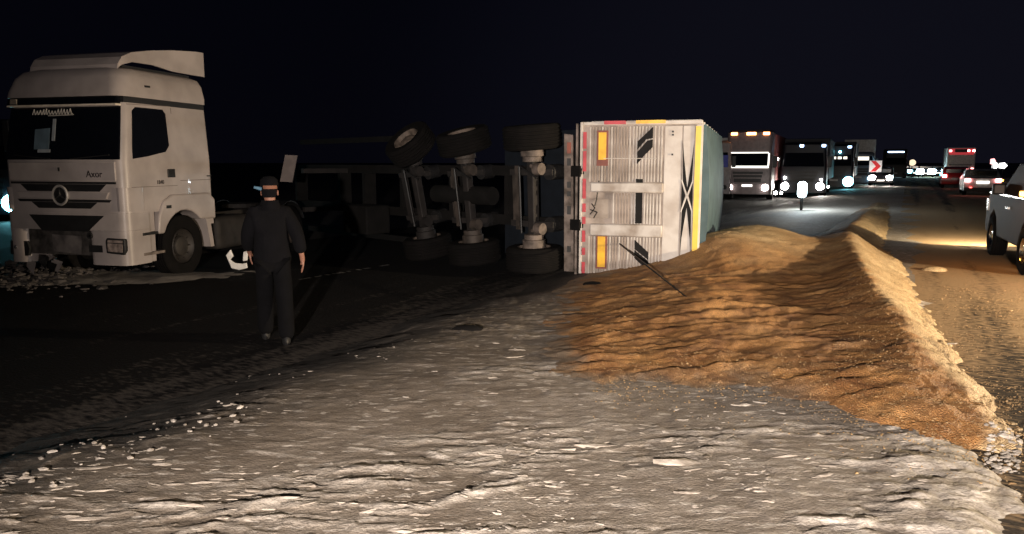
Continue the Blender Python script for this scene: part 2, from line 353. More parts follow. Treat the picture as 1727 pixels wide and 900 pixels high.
vo = t.nodes.new('ShaderNodeTexVoronoi'); vo.inputs['Scale'].default_value = 110; L(g_.outputs['Position'], vo.inputs['Vector'])
r2 = t.nodes.new('ShaderNodeValToRGB'); L(vo.outputs['Color'], r2.inputs[0]); e = r2.color_ramp.elements; e[0].position = .1; e[0].color = (.6, .55, .5, 1); e[1].position = .8; e[1].color = (1.1, 1.08, 1.0, 1)
k_ = t.nodes.new('ShaderNodeMix'); k_.data_type = 'RGBA'; k_.blend_type = 'MULTIPLY'; k_.inputs[0].default_value = 1; L(r_.outputs[0], k_.inputs[6]); L(r2.outputs[0], k_.inputs[7])
at2 = t.nodes.new('ShaderNodeAttribute'); at2.attribute_name = 'dirt'
k2 = t.nodes.new('ShaderNodeMix'); k2.data_type = 'RGBA'; L(at2.outputs['Fac'], k2.inputs[0]); L(k_.outputs[2], k2.inputs[6]); k2.inputs[7].default_value = (.22, .17, .12, 1)
at3 = t.nodes.new('ShaderNodeAttribute'); at3.attribute_name = 'trodden'; r3 = t.nodes.new('ShaderNodeValToRGB'); L(_n(3.5, 8), r3.inputs[0]); e = r3.color_ramp.elements  # brown multiplier for the crest's shaded side, shade put into the colour
e[0].position = .33; e[0].color = (.44, .26, .14, 1); e[1].position = .66; e[1].color = (.92, .64, .38, 1)
k4 = t.nodes.new('ShaderNodeMix'); k4.data_type = 'RGBA'; k4.blend_type = 'MULTIPLY'; L(at3.outputs['Fac'], k4.inputs[0]); L(k_.outputs[2], k4.inputs[6]); L(r3.outputs[0], k4.inputs[7]); L(k4.outputs[2], k2.inputs[6])
L(k2.outputs[2], p.inputs['Base Color']); p.inputs['Roughness'].default_value = .7
b_ = t.nodes.new('ShaderNodeBump'); b_.inputs['Strength'].default_value = .8; b_.inputs['Distance'].default_value = .02; L(vo.outputs['Distance'], b_.inputs['Height']); L(b_.outputs[0], p.inputs['Normal'])
grain = npmesh('spilled_grain', np.stack([GX, GY, floor_ + HG], -1).reshape(-1, 3), gridfaces(*GX.shape), gm, 'stuff')
tag(grain, 'golden wheat grain spilled in a wide heap from the overturned trailer to the road edge', 'grain')
a2 = grain.data.attributes.new('dirt', 'FLOAT', 'POINT')
edge_ = sstep(.55, .02, DG + .30 * fbm(GX * 2.5, GY * 4, 143) + .15 * fbm(GX * 11, GY * 14, 144)) * (1 - sstep(-.9, -.3, uu)) * .95
a2.data.foreach_set('value', np.maximum(edge_, np.clip((sstep(.5, .0, DG) * sstep(9, 7, GY) + .25 * fbm(GX * 3, GY * 5, 141)) * .5 * (1 - sstep(-.9, -.3, uu)), 0, .85)).ravel().astype(np.float32))
a3 = grain.data.attributes.new('trodden', 'FLOAT', 'POINT'); dcr, _t = segdist(GX, GY, CREST)  # holds the painted shade tone, strongest left of the crest
cu = np.array([UV(*c) for c in CREST]); cu = cu[np.argsort(cu[:, 1])]
side = uu - np.interp(vv, cu[:, 1], cu[:, 0])
lit_side = sstep(-.10, .10, side + .10 * fbm(GX * 3, GY * 5, 148)) + 1.1 * np.exp(-(((GX - 3.9) / 1.7) ** 2 + ((GY - 12.9) / 1.5) ** 2)) + .25 * fbm(GX * 2, GY * 4, 147)  # pale lit tone painted right of the crest and on the mound
a3.data.foreach_set('value', np.clip(1 - lit_side, 0, 1).ravel().astype(np.float32))
def top_z(x, y):
    x = np.atleast_1d(np.float64(x)); y = np.atleast_1d(np.float64(y)); g, _ = ground_z(x, y); h, _ = grain_h(x, y); u, v = UV(x, y)
    return np.maximum(np.where((u > .25) & (u < 8.3), np.maximum(g, 0), np.where(u < -5.9, np.maximum(g, -.2), g)), np.where(u > -1.5, np.maximum(g, -.07 + .07 * sstep(-.1, .35, u)), g) + h)

def scatter(name, pts, sizes, flat, m, label, cat, seed=1, elong=1.6, turn=.5, rag=.35):
    rg = np.random.default_rng(seed); n = len(pts)
    ico = np.array([(0, 0, 1), (.89, 0, .45), (.28, .85, .45), (-.72, .53, .45), (-.72, -.53, .45), (.28, -.85, .45), (.72, .53, -.45), (-.28, .85, -.45), (-.89, 0, -.45), (-.28, -.85, -.45), (.72, -.53, -.45), (0, 0, -1)])
    fc = np.array([(0, 1, 2), (0, 2, 3), (0, 3, 4), (0, 4, 5), (0, 5, 1), (1, 6, 2), (2, 7, 3), (3, 8, 4), (4, 9, 5), (5, 10, 1), (6, 7, 2), (7, 8, 3), (8, 9, 4), (9, 10, 5), (10, 6, 1), (11, 7, 6), (11, 8, 7), (11, 9, 8), (11, 10, 9), (11, 6, 10)])
    v = ico[None] * (1 + rg.uniform(-rag, rag, (n, 12, 1))); v = v * np.stack([sizes * elong * rg.uniform(.6, 1.3, n), sizes, sizes * flat], -1)[:, None, :]
    a = rg.normal(0, turn, n); ca, sa = np.cos(a)[:, None], np.sin(a)[:, None]
    v = np.stack([v[..., 0] * ca - v[..., 1] * sa, v[..., 0] * sa + v[..., 1] * ca, v[..., 2]], -1) + pts[:, None, :]
    f = (fc[None] + 12 * np.arange(n)[:, None, None]).reshape(-1, 3)
    return tag(npmesh(name, v.reshape(-1, 3), f, m, 'stuff', False), label, cat)
rg = np.random.default_rng(3)
# torn clods of snow over the near ground
n = 5200; py = 560 + 340 * rg.random(n) ** .75; px = -30 + 1790 * rg.random(n)
P = np.array([tuple(at(a, b)[:2]) for a, b in zip(px, py)])
nz = fbm(P[:, 0] * 1.6, P[:, 1] * 2.2, 151); keep = (nz > .2) & (rg.random(n) < .45) & (polysd(P[:, 0], P[:, 1], GP) < .1) & (UV(P[:, 0], P[:, 1])[0] > -5.6) & (UV(P[:, 0], P[:, 1])[0] < .7)
P = P[keep]; sz = .005 * np.exp(rg.normal(0, .5, len(P)))
scatter('snow_clods', np.column_stack([P, top_z(P[:, 0], P[:, 1]) + sz * .1]), sz, .45, mat('clod_snow', (.44, .40, .36), .8, dirt=(.13, .11, .09), scale=8, bump=.4), 'torn clods of dirty snow over the churned ground in front', 'snow', 5, 2.6)
# thin bars of clean snow left between the tyre marks
n = 1050; py = 575 + 325 * rg.random(n); px = -30 + 1690 * rg.random(n) ** 1.25
P = np.array([tuple(at(a, b)[:2]) for a, b in zip(px, py)])
keep = (fbm(P[:, 0] * 1.1, P[:, 1] * 1.5, 152) > .02) & (polysd(P[:, 0], P[:, 1], GP) < -.05) & (UV(P[:, 0], P[:, 1])[0] > -4.6) & (UV(P[:, 0], P[:, 1])[0] < .5)
P = P[keep]; sz = .0075 * np.exp(rg.normal(0, .5, len(P)))
scatter('snow_bars', np.column_stack([P, top_z(P[:, 0], P[:, 1]) + sz * .0]), sz, .42, mat('bar_snow', (.47, .42, .365), .9, dirt=(.26, .225, .19), scale=6, bump=.4, bscale=40), 'thin pale bars of snow lying across the trodden brown ground', 'snow', 15, 4.6, .22, .5)
# row of bigger clods pushed up along the track edge at the left
n = 44; s_ = rg.random(n); lx = np.interp(s_, [0, .3, .6, 1], [-10, 150, 300, 420]); ly = np.interp(s_, [0, .3, .6, 1], [800, 760, 715, 690]) + rg.normal(0, 24, n)
P = np.array([tuple(at(a, b)[:2]) for a, b in zip(lx + rg.normal(0, 15, n), ly)]); sz = .010 * np.exp(rg.normal(0, .6, n))
Q = np.array([tuple(at(a, b)[:2]) for a, b in zip(1660 + 60 * rg.random(120), 735 + 65 * rg.random(120))]); P = np.vstack([P, Q]); sz = np.concatenate([np.minimum(sz, .018), .010 * np.exp(rg.normal(0, .4, 120))])
scatter('snow_lumps', np.column_stack([P, top_z(P[:, 0], P[:, 1]) + sz * .3]), sz, .7, MATS['clod_snow'], 'bigger lumps of snow pushed up beside the wheel tracks', 'snow', 6, 1.6, .5, .2)
# loose kernels
n = 9000; py = 500 + 330 * rg.random(n); px = 1000 + 760 * rg.random(n)
P = np.array([tuple(at(a, b)[:2]) for a, b in zip(px, py)]); D = polysd(P[:, 0], P[:, 1], GP); u_, v_ = UV(P[:, 0], P[:, 1])
keep = (D > -.9) & (D < 1.0) & (rg.random(n) < np.exp(-np.maximum(-D, 0) / .22)); P = P[keep]; sz = .0032 * np.exp(rg.normal(0, .3, len(P)))
scatter('grain_kernels', np.column_stack([P, top_z(P[:, 0], P[:, 1]) + sz * .4]), sz, .8, mat('kernel', (.38, .25, .12), .7, var=.4), 'loose wheat kernels scattered round the rim of the heap', 'grain', 8, 1.7)
# kernels and crumbs left in rows on the right-hand road
n = 12000; v_ = geo(4.6, 13, n); v_ = 4.4 + 8 * rg.random(n) ** 1.3; u_ = .5 + 1.9 * rg.random(n)
keep = fbm(u_ * 2.5, v_ * 9, 161) > .05; u_, v_ = u_[keep], v_[keep]; x_, y_ = XY(u_, v_); sz = .0036 * np.exp(rg.normal(0, .45, len(x_)))
scatter('road_crumbs', np.column_stack([x_, y_, .004 + sz * .4]), sz, .6, mat('trodden_grain', (.30, .19, .09), .8, var=.4), 'trodden crumbs of grain lying in rows on the dark road', 'grain', 9, 1.9)
hp = at(1578, 456)
hm = MB(); hm.loft([[(hp.x + r * 1.5 * math.cos(a) * (1 + .2 * math.sin(3 * a)), hp.y + r * math.sin(a), z) for a in [2 * math.pi * i / 14 for i in range(14)]] for r, z in ((.14, -.01), (.12, .03), (.07, .055), (.02, .065))])
tag(hm.build('grain_clump', gm, smooth=80), 'small flat clump of grain alone on the road right of the long ridge', 'grain clump')

# ------------------------------------------------------------------ shared materials
WHITE = mat('white_truck_paint', (.40, .355, .345), .38, var=.12, scale=2.0, dirt=(.31, .275, .265), coat=.1)
BLACKP = mat('black_plastic', (.012, .012, .013), .55, bump=.1)
GLASS = mat('dark_glass', (.004, .005, .008), .12, spec=.35, var=.1)
CHROME = mat('chrome', (.7, .7, .7), .22, 1.0)
TYRE = mat('tyre_rubber', (.005, .0047, .0047), .95, spec=.12, bump=.3, bscale=40, dirt=(.008, .007, .007))
RIM = mat('dusty_rim', (.14, .11, .09), .7, .1, dirt=(.05, .04, .032), scale=9)
STEEL = mat('dirty_steel', (.018, .015, .0145), .75, .1, dirt=(.008, .007, .007), scale=5, bump=.3)
LIGHTSTEEL = mat('worn_grey_steel', (.22, .18, .16), .65, .1, dirt=(.07, .055, .045), scale=6, bump=.25)
def wheel(parent, x, y, z, r, w, side, name='wheel', M=None, rim=RIM):      # axle along y, outer face on `side`
    s = side; m = MB(M)
    prof = [(r * .58, -s * w * .5), (r * .9, -s * w * .5), (r * .975, -s * w * .42), (r, -s * w * .36)] + [(r * (1 if j % 4 in (0, 3) else .965), s * w * (-.34 + .68 * j / 19)) for j in range(20)] + [(r, s * w * .36), (r * .975, s * w * .42), (r * .9, s * w * .5), (r * .62, s * w * .47), (r * .57, s * w * .40)]
    m.lathe(prof, (x, y, z)); o = m.build(name, TYRE, parent, smooth=40)
    q = MB(M); q.lathe([(r * .58, -s * w * .5), (r * .56, s * w * .38), (r * .53, s * w * .44), (r * .50, s * w * .30), (r * .34, s * w * .12), (r * .30, s * w * .30), (r * .20, s * w * .36), (.001, s * w * .38)], (x, y, z))
    q.lathe([(r * .56, -s * w * .4), (.001, -s * w * .38)], (x, y, z))
    for i in range(10):
        a = 2 * math.pi * i / 10; c0 = (x + math.cos(a) * r * .42, y + s * w * .18, z + math.sin(a) * r * .42); q.tube(c0, (c0[0], c0[1] + s * .035, c0[2]), .014, n=6)
    q.build('rim', rim, o, smooth=40)
    return o

# ------------------------------------------------------------------ white tractor unit on the left
HD = math.atan2(-math.sin(R(75.7)), -math.cos(R(75.7)))
TX, TY = -6.44, 14.16
tr = thing('tractor_unit', 'white high-roof truck tractor with roof deflector, damaged bumper, standing at left', 'truck', (-5.90, 13.27, -.25), HD); tr.scale = (1, 1, 1.055)
# local axes: x forward, y to the driver's side (towards the picture's right), z up; origin under the front axle
FX = 1.36; HW = 1.2; AY = -HW              # the axle centre lies a half width inside
def tp(): return Matrix.Translation((0, AY, 0))
cab = MB(tp()); cab.loft([rrect(-.85, FX, -HW, HW, .16, .05, 1.16), rrect(-.85, FX, -HW, HW, .17, .05, 1.97), rrect(-.85, FX - .17, -HW + .06, HW - .06, .17, .05, 2.86)])
cabo = cab.build('cab', WHITE, tr, smooth=40)
for s in (1, -1):
    lc = MB(tp()); lc.prism([(-.85, 1.158), (-.85, .86), (-.64, .86), (-.60, 1.0), (-.45, 1.158)], 'y', s * (HW - .38), s * (HW - .004))
    lc.build('lower_side_panel', WHITE, tr)
pod = MB(tp()); pod.loft([rrect(-.85, FX - .06, -HW + .03, HW - .03, .2, .06, 2.95), rrect(-.85, FX - .09, -HW + .03, HW - .03, .22, .06, 3.05), rrect(-.85, FX - .17, -HW + .07, HW - .07, .25, .08, 3.25), rrect(-.85, FX - .26, -HW + .14, HW - .14, .28, .10, 3.36), rrect(-.80, FX - .42, -HW + .30, HW - .30, .3, .1, 3.42)])
pod.build('roof_pod', WHITE, tr, smooth=50)
MB(tp()).box(-.84, FX - .20, -HW + .075, HW - .075, 2.862, 2.948).build('roof_seam', BLACKP, tr)
# deflector: a swept shell standing on the pod, open at the front underside
df = MB(tp())
prof = [(.98, 3.34), (.95, 3.46), (.86, 3.58), (.66, 3.67), (.25, 3.75), (-.2, 3.81), (-.75, 3.86), (-.98, 3.87)]
def dw(x): return 1.08 - .20 * max(0, min(1, (x + .6) / 1.5))
bot = [3.34, 3.40, 3.46, 3.52, 3.52, 3.46, 3.45, 3.45]
for sd in (-1, 1):
    n = len(prof)
    df.loft([[(x, sd * dw(x), z), (x, sd * (dw(x) - .03), z), (x, sd * (dw(x) - .03), min(b, z - .02)), (x, sd * dw(x), min(b, z - .02))] for (x, z), b in zip(prof, bot)])
for (x0, z0), (x1, z1) in zip(prof[:-1], prof[1:]):
    a, b = dw(x0) - .03, dw(x1) - .03
    df.add([(x0, -a, z0), (x0, a, z0), (x1, b, z1), (x1, -b, z1), (x0 - .03, -a, z0 - .03), (x0 - .03, a, z0 - .03), (x1 - .03, b, z1 - .03), (x1 - .03, -b, z1 - .03)], [(0, 1, 2, 3), (4, 7, 6, 5), (0, 4, 5, 1), (2, 6, 7, 3), (1, 5, 6, 2), (0, 3, 7, 4)])
df.build('roof_deflector', WHITE, tr, smooth=30)
MB(tp()).box(-.9, .78, -.80, .80, 3.38, 3.47).build('deflector_frame', BLACKP, tr)
# windscreen lies on the raked front
RK = .17 / .89
def front(z): return FX - max(0, (z - 1.97)) * RK
def frontpanel(name, poly, m, lift=.012, th=.03, parent=tr, bev=0., label=None):   # poly in (y, z)
    q = MB(tp()); n = len(poly)
    q.add([(front(z) + lift, y, z) for y, z in poly] + [(front(z) - th, y, z) for y, z in poly], [tuple(range(n)), tuple(range(2 * n - 1, n - 1, -1))] + [(i, (i + 1) % n, n + (i + 1) % n, n + i) for i in range(n)])
    return q.build(name, m, parent, bevel=bev, label=label)
ws = frontpanel('windshield', [(-1.13, 1.99), (1.13, 1.99), (1.08, 2.80), (-1.08, 2.80)], GLASS, .006)
frontpanel('sun_visor', [(-1.08, 2.81), (1.08, 2.81), (1.08, 2.835), (-1.08, 2.835)], mat('pale_trim', (.75, .66, .55), .4), .09)
vz = MB(tp()); vz.prism([(front(2.84) - .02, 2.84), (front(2.84) + .10, 2.838), (FX - .10, 2.945), (FX - .25, 2.945)], 'y', -1.07, 1.07); vz.build('visor_shade', GLASS, tr)
stick = mat('pale_sticker', (.30, .33, .36), .6)
frontpanel('windshield_sticker', [(-.55, 2.15), (-.25, 2.15), (-.25, 2.48), (-.55, 2.46)], mat('blue_paper', (.10, .15, .19), .6), .012, parent=ws)
frontpanel('windshield_sticker', [(-.47, 2.10), (-.22, 2.10), (-.22, 2.15), (-.47, 2.15)], stick, .012, parent=ws)
frontpanel('windshield_sticker', [(-.20, 2.28), (-.14, 2.28), (-.14, 2.62), (-.20, 2.62)], stick, .012, parent=ws)
frontpanel('visor_sticker', [(-1.0, 2.85), (-.86, 2.85), (-.88, 2.93), (-1.0, 2.93)], mat('old_sticker', (.22, .19, .16), .6), .11)
# scrawled lettering across the top of the windscreen
sc = MB(tp()); x = -.62
for i in range(13):
    hgt = random.uniform(.05, .09); w = random.uniform(.035, .06); sl = .03
    for a, b in (((x, 2.69), (x + sl, 2.69 + hgt)), ((x + sl, 2.69 + hgt), (x + w, 2.69)), ((x + w, 2.69), (x + w + .02, 2.70))):
        q = Vector((front(a[1]) + .012, a[0], a[1])); e2 = Vector((front(b[1]) + .012, b[0], b[1])); sc.tube(q, e2, .007, n=5)
    x += w + .012
sc.tube((front(2.67) + .012, -.30, 2.67), (front(2.68) + .012, .2, 2.68), .008, n=5)
sc.build('windshield_script', mat('white_script', (.55, .52, .48), .6), ws)
for s in (-1, 1):
    for k in (.55,):
        wp = MB(tp()); wp.tube((front(2.0) + .02, s * .2, 2.0), (front(2.14) + .03, s * .95, 2.06), .010, n=6); wp.build('wiper', BLACKP, tr)
# bonnet flap below the screen, grille and bumper
frontpanel('hood_panel', [(-1.06, 1.66), (1.06, 1.66), (1.06, 1.955), (-1.06, 1.955)], WHITE, .02, bev=.012)
frontpanel('grille_slot', [(-1.05, 1.615), (1.05, 1.615), (1.05, 1.65), (-1.05, 1.65)], BLACKP, .012)
frontpanel('grille_slot', [(-.72, 1.50), (.72, 1.50), (.86, 1.612), (-.86, 1.612)], BLACKP, .010)
frontpanel('grille_slot', [(-.90, 1.335), (.90, 1.335), (.94, 1.375), (-.94, 1.375)], BLACKP, .012)
frontpanel('grille_slot', [(-.52, 1.235), (.52, 1.235), (.66, 1.332), (-.66, 1.332)], BLACKP, .010)
frontpanel('grille_bar', [(-.86, 1.385), (.86, 1.385), (.92, 1.49), (-.92, 1.49)], WHITE, .035, bev=.01)
em = MB(tp()); em.lathe([(.155, 0), (.165, .02), (.15, .035), (.128, .03), (.128, 0)], (FX + .035, -.02, 1.44), 'x', 28); emo = em.build('emblem_ring', mat('satin_silver', (.42, .40, .39), .5, .3), tr, smooth=40)
ed = MB(tp()); ed.lathe([(.128, .008), (.001, .008)], (FX + .038, -.02, 1.44), 'x', 24); ed.build('emblem_disc', BLACKP, emo)
es = MB(tp())
for k in range(3):
    a = R(90 + 120 * k); es.tube((FX + .055, -.02, 1.44), (FX + .055, -.02 + math.cos(a) * .125, 1.44 + math.sin(a) * .125), .018, .004, 6)
es.build('emblem_star', mat('dull_star', (.12, .12, .12), .4, .8), emo)
MB(tp()).box(FX + .02, FX + .032, -.045, -.015, 1.81, 1.87).build('hood_lock', BLACKP, tr)
def lettering(s, M, size, m, parent, name='badge'):
    c = bpy.data.curves.new(name, 'FONT'); c.body = s; c.size = size; c.extrude = .004
    o = bpy.data.objects.new('tmp', c); C.objects.link(o); dg = bpy.context.evaluated_depsgraph_get()
    me = bpy.data.meshes.new_from_object(o.evaluated_get(dg)); bpy.data.objects.remove(o); me.name = name; me.transform(M); me.materials.clear(); me.materials.append(m)
    q = bpy.data.objects.new(name, me); C.objects.link(q); q.parent = parent; return q
lettering('Axor', tp() @ frame((FX + .024, .50, 1.72), (0, 1, 0), (0, 0, 1)), .15, mat('badge_grey', (.06, .05, .05), .4, .5), tr)
lettering('1840', tp() @ frame((.62, HW + .004, 1.60), (-1, 0, 0), (0, 0, 1)), .09, MATS['badge_grey'], tr, 'door_number')
for s in (-1, 1):       # corner deflectors beside the grille
    q = MB(tp()); q.loft([rrect(FX - .42, FX + .015, min(s * .98, s * (HW + .012)), max(s * .98, s * (HW + .012)), .12, .02, z) for z in (1.20, 1.56)]); q.build('corner_panel', WHITE, tr, bevel=.015)
bp = MB(tp())
for z0, z1 in ((.34, 1.17),):
    bp.loft([rrect(FX - .5, FX + .03, -HW - .02, HW + .02, .16, .02, z) for z in (.90, 1.165)])
bp.build('bumper', WHITE, tr, smooth=40)
for y0, y1 in ((.42, HW + .02), (-HW - .02, -.78)):
    q = MB(tp()); q.loft([rrect(FX - .5, FX + .03, y0, y1, .16 if y1 > 0 else .16, .02, z) for z in (.36, .898)]); q.build('bumper_end', WHITE, tr, smooth=40)
frontpanel('lower_grille', [(-.46, .88), (.46, .88), (.80, 1.13), (-.70, 1.13)], BLACKP, .040)
cr = MB(tp()); cr.box(FX - .35, FX - .02, -.8, .42, .50, .90); cr.build('crossmember', mat('crushed_grey', (.10, .09, .085), .6, .3, dirt=(.03, .028, .027), scale=7, bump=.4, bscale=12), tr)
pl = MB(tp()); pl.add([(FX + .0, -.30, .55), (FX + .03, .28, .52), (FX + .02, .30, .80), (FX - .01, -.32, .82)], [(0, 1, 2, 3)]); pl.add([(FX - .02, -.30, .55), (FX + .01, .28, .52), (FX, .30, .80), (FX - .03, -.32, .82)], [(3, 2, 1, 0)])
pl.build('bent_plate', mat('bare_grey', (.20, .18, .17), .55, .2, dirt=(.09, .08, .08), scale=5), tr)
q = MB(tp()); q.lathe([(.05, 0), (.05, .03), (.025, .03), (.02, .0)], (FX + .03, .50, .82), 'x', 14); q.build('tow_eye', BLACKP, tr)
frontpanel('fog_lamp_slot', [(.46, .56), (.72, .56), (.72, .67), (.46, .67)], BLACKP, .042)
hl = frontpanel('headlight', [(.80, .55), (1.14, .53), (1.17, .60), (1.17, .78), (.82, .79), (.79, .74)], BLACKP, .045, .05, bev=.015)
frontpanel('lamp_lens', [(.84, .58), (1.12, .57), (1.13, .70), (.84, .71)], mat('lamp_glass', (.32, .26, .23), .15, dirt=(.15, .12, .11), scale=14, coat=.4), .052, parent=hl)
frontpanel('lamp_lens', [(.84, .72), (1.13, .715), (1.13, .755), (.85, .76)], MATS['lamp_glass'], .052, parent=hl)
hb = frontpanel('broken_headlight', [(-1.18, .48), (-.82, .46), (-.78, .58), (-.82, .70), (-1.16, .70)], BLACKP, .02, .08)
q = MB(tp()); q.lathe([(.0, .03), (.03, .01), (.035, -.02)], (FX + .03, -1.05, .60), 'x', 12); q.build('bulb', CHROME, hb)
for k in range(6):      # shards of the torn bumper
    y = random.uniform(-1.15, -.3); z = random.uniform(.25, .42); a = random.uniform(-.4, .4)
    q = MB(tp()); q.add([(FX - .1, y, z), (FX + .05, y + .3, z + a * .3), (FX + .02, y + .34, z + .09), (FX - .08, y + .05, z + .12), (FX - .14, y + .1, z + .05)], [(0, 1, 2, 3), (0, 4, 3), (1, 2, 4), (0, 1, 4), (2, 3, 4)]); q.build('bumper_shard', WHITE if k % 3 else BLACKP, tr)
# the side: door glass, door seams, handle, steps, arch, mirror arm
def sidepanel(name, poly, m, lift=.008, th=.03, parent=tr, bev=0., s=1):          # poly in (x, z)
    def yy(z): return s * (HW - max(0, z - 1.97) * (.06 / .89))
    q = MB(tp()); n = len(poly)
    q.add([(x, yy(z) + s * lift, z) for x, z in poly] + [(x, yy(z) - s * th, z) for x, z in poly], [tuple(range(n)), tuple(range(2 * n - 1, n - 1, -1))] + [(i, (i + 1) % n, n + (i + 1) % n, n + i) for i in range(n)])
    return q.build(name, m, parent, bevel=bev)
for s in (1, -1):
    sw = sidepanel('side_window', [(1.13, 2.0), (1.12, 2.14), (1.02, 2.74), (.94, 2.80), (.30, 2.80), (.24, 2.73), (.24, 2.22), (.34, 2.12), (.80, 2.04)], GLASS, .006, s=s)
    dh = sidepanel('door_handle', [(.16, 1.70), (.34, 1.70), (.34, 1.84), (.16, 1.84)], BLACKP, .02, s=s, bev=.01)
    for seam in ([(.08, 1.2), (.095, 1.2), (.095, 2.84), (.08, 2.84)], [(.1, 1.56), (1.2, 1.56), (1.2, 1.568), (.1, 1.568)], [(-.84, 1.64), (.02, 1.64), (.02, 1.65), (-.84, 1.65)], [(.1, 2.86), (1.1, 2.83), (1.1, 2.84), (.1, 2.868)]):
        sidepanel('door_seam', seam, mat('seam_dark', (.16, .13, .12), .7), .003, s=s)
    sidepanel('rear_trim', [(-.84, 1.70), (-.72, 1.70), (-.72, 1.72), (-.84, 1.72)], BLACKP, .008, s=s)
    # flared wheel arch
    ar = MB(tp()); r0, r1 = .60, .74; N = 16; ring = []
    top = 1.42
    poly_o = [(-.86, .95), (-.86, 1.30), (-.70, top), (.30, top), (.52, 1.32), (.66, 1.08), (.70, .80)]
    poly_i = [(r0 * math.cos(R(a)), .55 + r0 * math.sin(R(a))) for a in range(24, 150, 14)]
    ar.prism(poly_o + poly_i[:], 'y', s * (HW - .32), s * (HW + .05)); ar.build('wheel_arch', WHITE, tr, bevel=.03, seg=3)
    fl = MB(tp()); fl.prism([(-.60, .95), (-.72, .95), (-.80, .45), (-.70, .45)], 'y', s * (HW - .3), s * (HW + .02)); fl.build('rear_flap', WHITE, tr)
    # entry steps between bumper and wheel
    st = MB(tp()); st.prism([(.70, .36), (.84, .36), (.86, 1.17), (.69, 1.17)], 'y', s * (HW - .3), s * (HW - .03)); st.build('step_box', WHITE, tr, bevel=.01)
    for z in (.48, .80):
        q = MB(tp()); q.box(.55, 1.05, s * HW - .10, s * HW + .03, z, z + .045); q.build('step', LIGHTSTEEL if z < .6 else BLACKP, tr, bevel=.008)
    sidepanel('arch_marker', [(.36, 1.20), (.48, 1.20), (.48, 1.25), (.36, 1.25)], BLACKP, .058, s=s)
sidepanel('roof_badge', [(.60, 3.12), (.70, 3.12), (.70, 3.15), (.60, 3.15)], BLACKP, .06)
for s in (-1, 1):
    mr = MB(tp()); mr.box(1.02, 1.16, s * 1.30 - .07, s * 1.30 + .07, 2.12, 2.62); mr.tube((1.1, s * 1.12, 2.70), (1.1, s * 1.3, 2.60), .015); mr.tube((1.1, s * 1.12, 2.05), (1.1, s * 1.3, 2.14), .015)
    if s < 0: mr.build('mirror', BLACKP, tr, bevel=.03)
# chassis behind the cab
ch = MB(tp())
for s in (-1, 1): ch.box(-5.0, .9, s * .42 - .04, s * .42 + .04, .72, .98)
for x in (-4.8, -3.0, -1.6, .6): ch.box(x, x + .12, -.38, .38, .76, .94)
ch.build('chassis_frame', STEEL, tr)
fw = MB(tp()); fw.lathe([(.45, 0), (.45, .08), (.1, .1), (.02, .1)], (-3.4, 0, 1.0), 'z', 20); fw.build('fifth_wheel', STEEL, tr)
tk = MB(tp()); tk.prism([(-1.0, .35), (-2.2, .35), (-2.2, .95), (-1.0, .95)], 'y', .62, 1.16); tk.build('fuel_tank', STEEL, tr, bevel=.1, seg=4)
for s in (-1, 1):
    wheel(tr, 0, AY + s * (HW - .17), .53, .53, .33, s, rim=mat('road_black_rim', (.035, .03, .027), .6, .2, dirt=(.02, .018, .017)))
    wheel(tr, -3.6, AY + s * (HW - .14), .52, .52, .31, s)
    wheel(tr, -3.6, AY + s * (HW - .49), .52, .52, .31, s)
    mg = MB(tp()); N = 10
    mg.loft([[(-3.6 + rr * math.cos(R(a)), s * yy_, .52 + rr * math.sin(R(a))) for rr, yy_ in ((.60, .55), (.60, 1.2), (.62, 1.2), (.62, .55))] for a in range(20, 165, 14)]); mg.build('mudguard', BLACKP, tr)
ax = MB(tp()); ax.tube((0, -1.0, .5), (0, 1.0, .5), .07); ax.tube((-3.6, -1.0, .52), (-3.6, 1.0, .52), .1); ax.build('axle', STEEL, tr)

# black plastic piece torn off and lying under the bumper
bpz = at(140, 452, -.2)
q = MB(); q.loft([[(bpz.x + x * sx, bpz.y + y * .5 + .1 * z, -.2 + z) for x, y in ((-.38, -.2), (.30, -.25), (.42, .2), (-.34, .25))] for z, sx in ((.0, .8), (.12, 1.0), (.30, 1.05), (.34, .9))])
q.add([(bpz.x + .30, bpz.y - .1, .06), (bpz.x + .75, bpz.y - .12, .12), (bpz.x + .70, bpz.y, .17), (bpz.x + .28, bpz.y, .14)], [(0, 1, 2, 3), (3, 2, 1, 0)])
tag(q.build('bumper_fragment', BLACKP, bevel=.03), 'black plastic bumper piece hanging at the ground under the white truck nose', 'debris')
# dirty snow heap by the truck's nose
n = 900; P = np.column_stack([rg.normal(-7.9, .75, n), rg.normal(12.75, .5, n)]); hh = .30 * np.exp(-((P[:, 0] + 8.6) / .9) ** 2 - ((P[:, 1] - 12.9) / .6) ** 2) * rg.random(n)
scatter('rubble', np.column_stack([P, -.2 + hh]), (.030 * np.exp(rg.normal(0, .5, n))), .6, mat('grey_rubble', (.12, .105, .10), .9, dirt=(.02, .018, .018), scale=5), 'heap of grey snow and broken pieces at the white truck nose', 'rubble', 12, 1.4)
pn = 40; PX, PY = np.meshgrid(np.linspace(-11, -4.6, pn * 2), np.linspace(11.6, 14.6, pn)); pd = 1 - np.hypot((PX + 7.6) / 2.9, (PY - 12.75 - .12 * (PX + 7.6)) / .75) + .5 * fbm(PX * 1.5, PY * 2.5, 171)
npm = npmesh('snow_patch', np.stack([PX, PY, -.2 + np.clip(.09 * pd, -.05, .06) + .02 * fbm(PX * 5, PY * 5, 173)], -1).reshape(-1, 3), gridfaces(*PX.shape), mat('grey_snow', (.24, .22, .20), .8, dirt=(.10, .09, .085), scale=2, bump=.5, bscale=20), 'stuff'); tag(npm, 'thin trodden grey snow on the dark road under the white truck', 'snow')
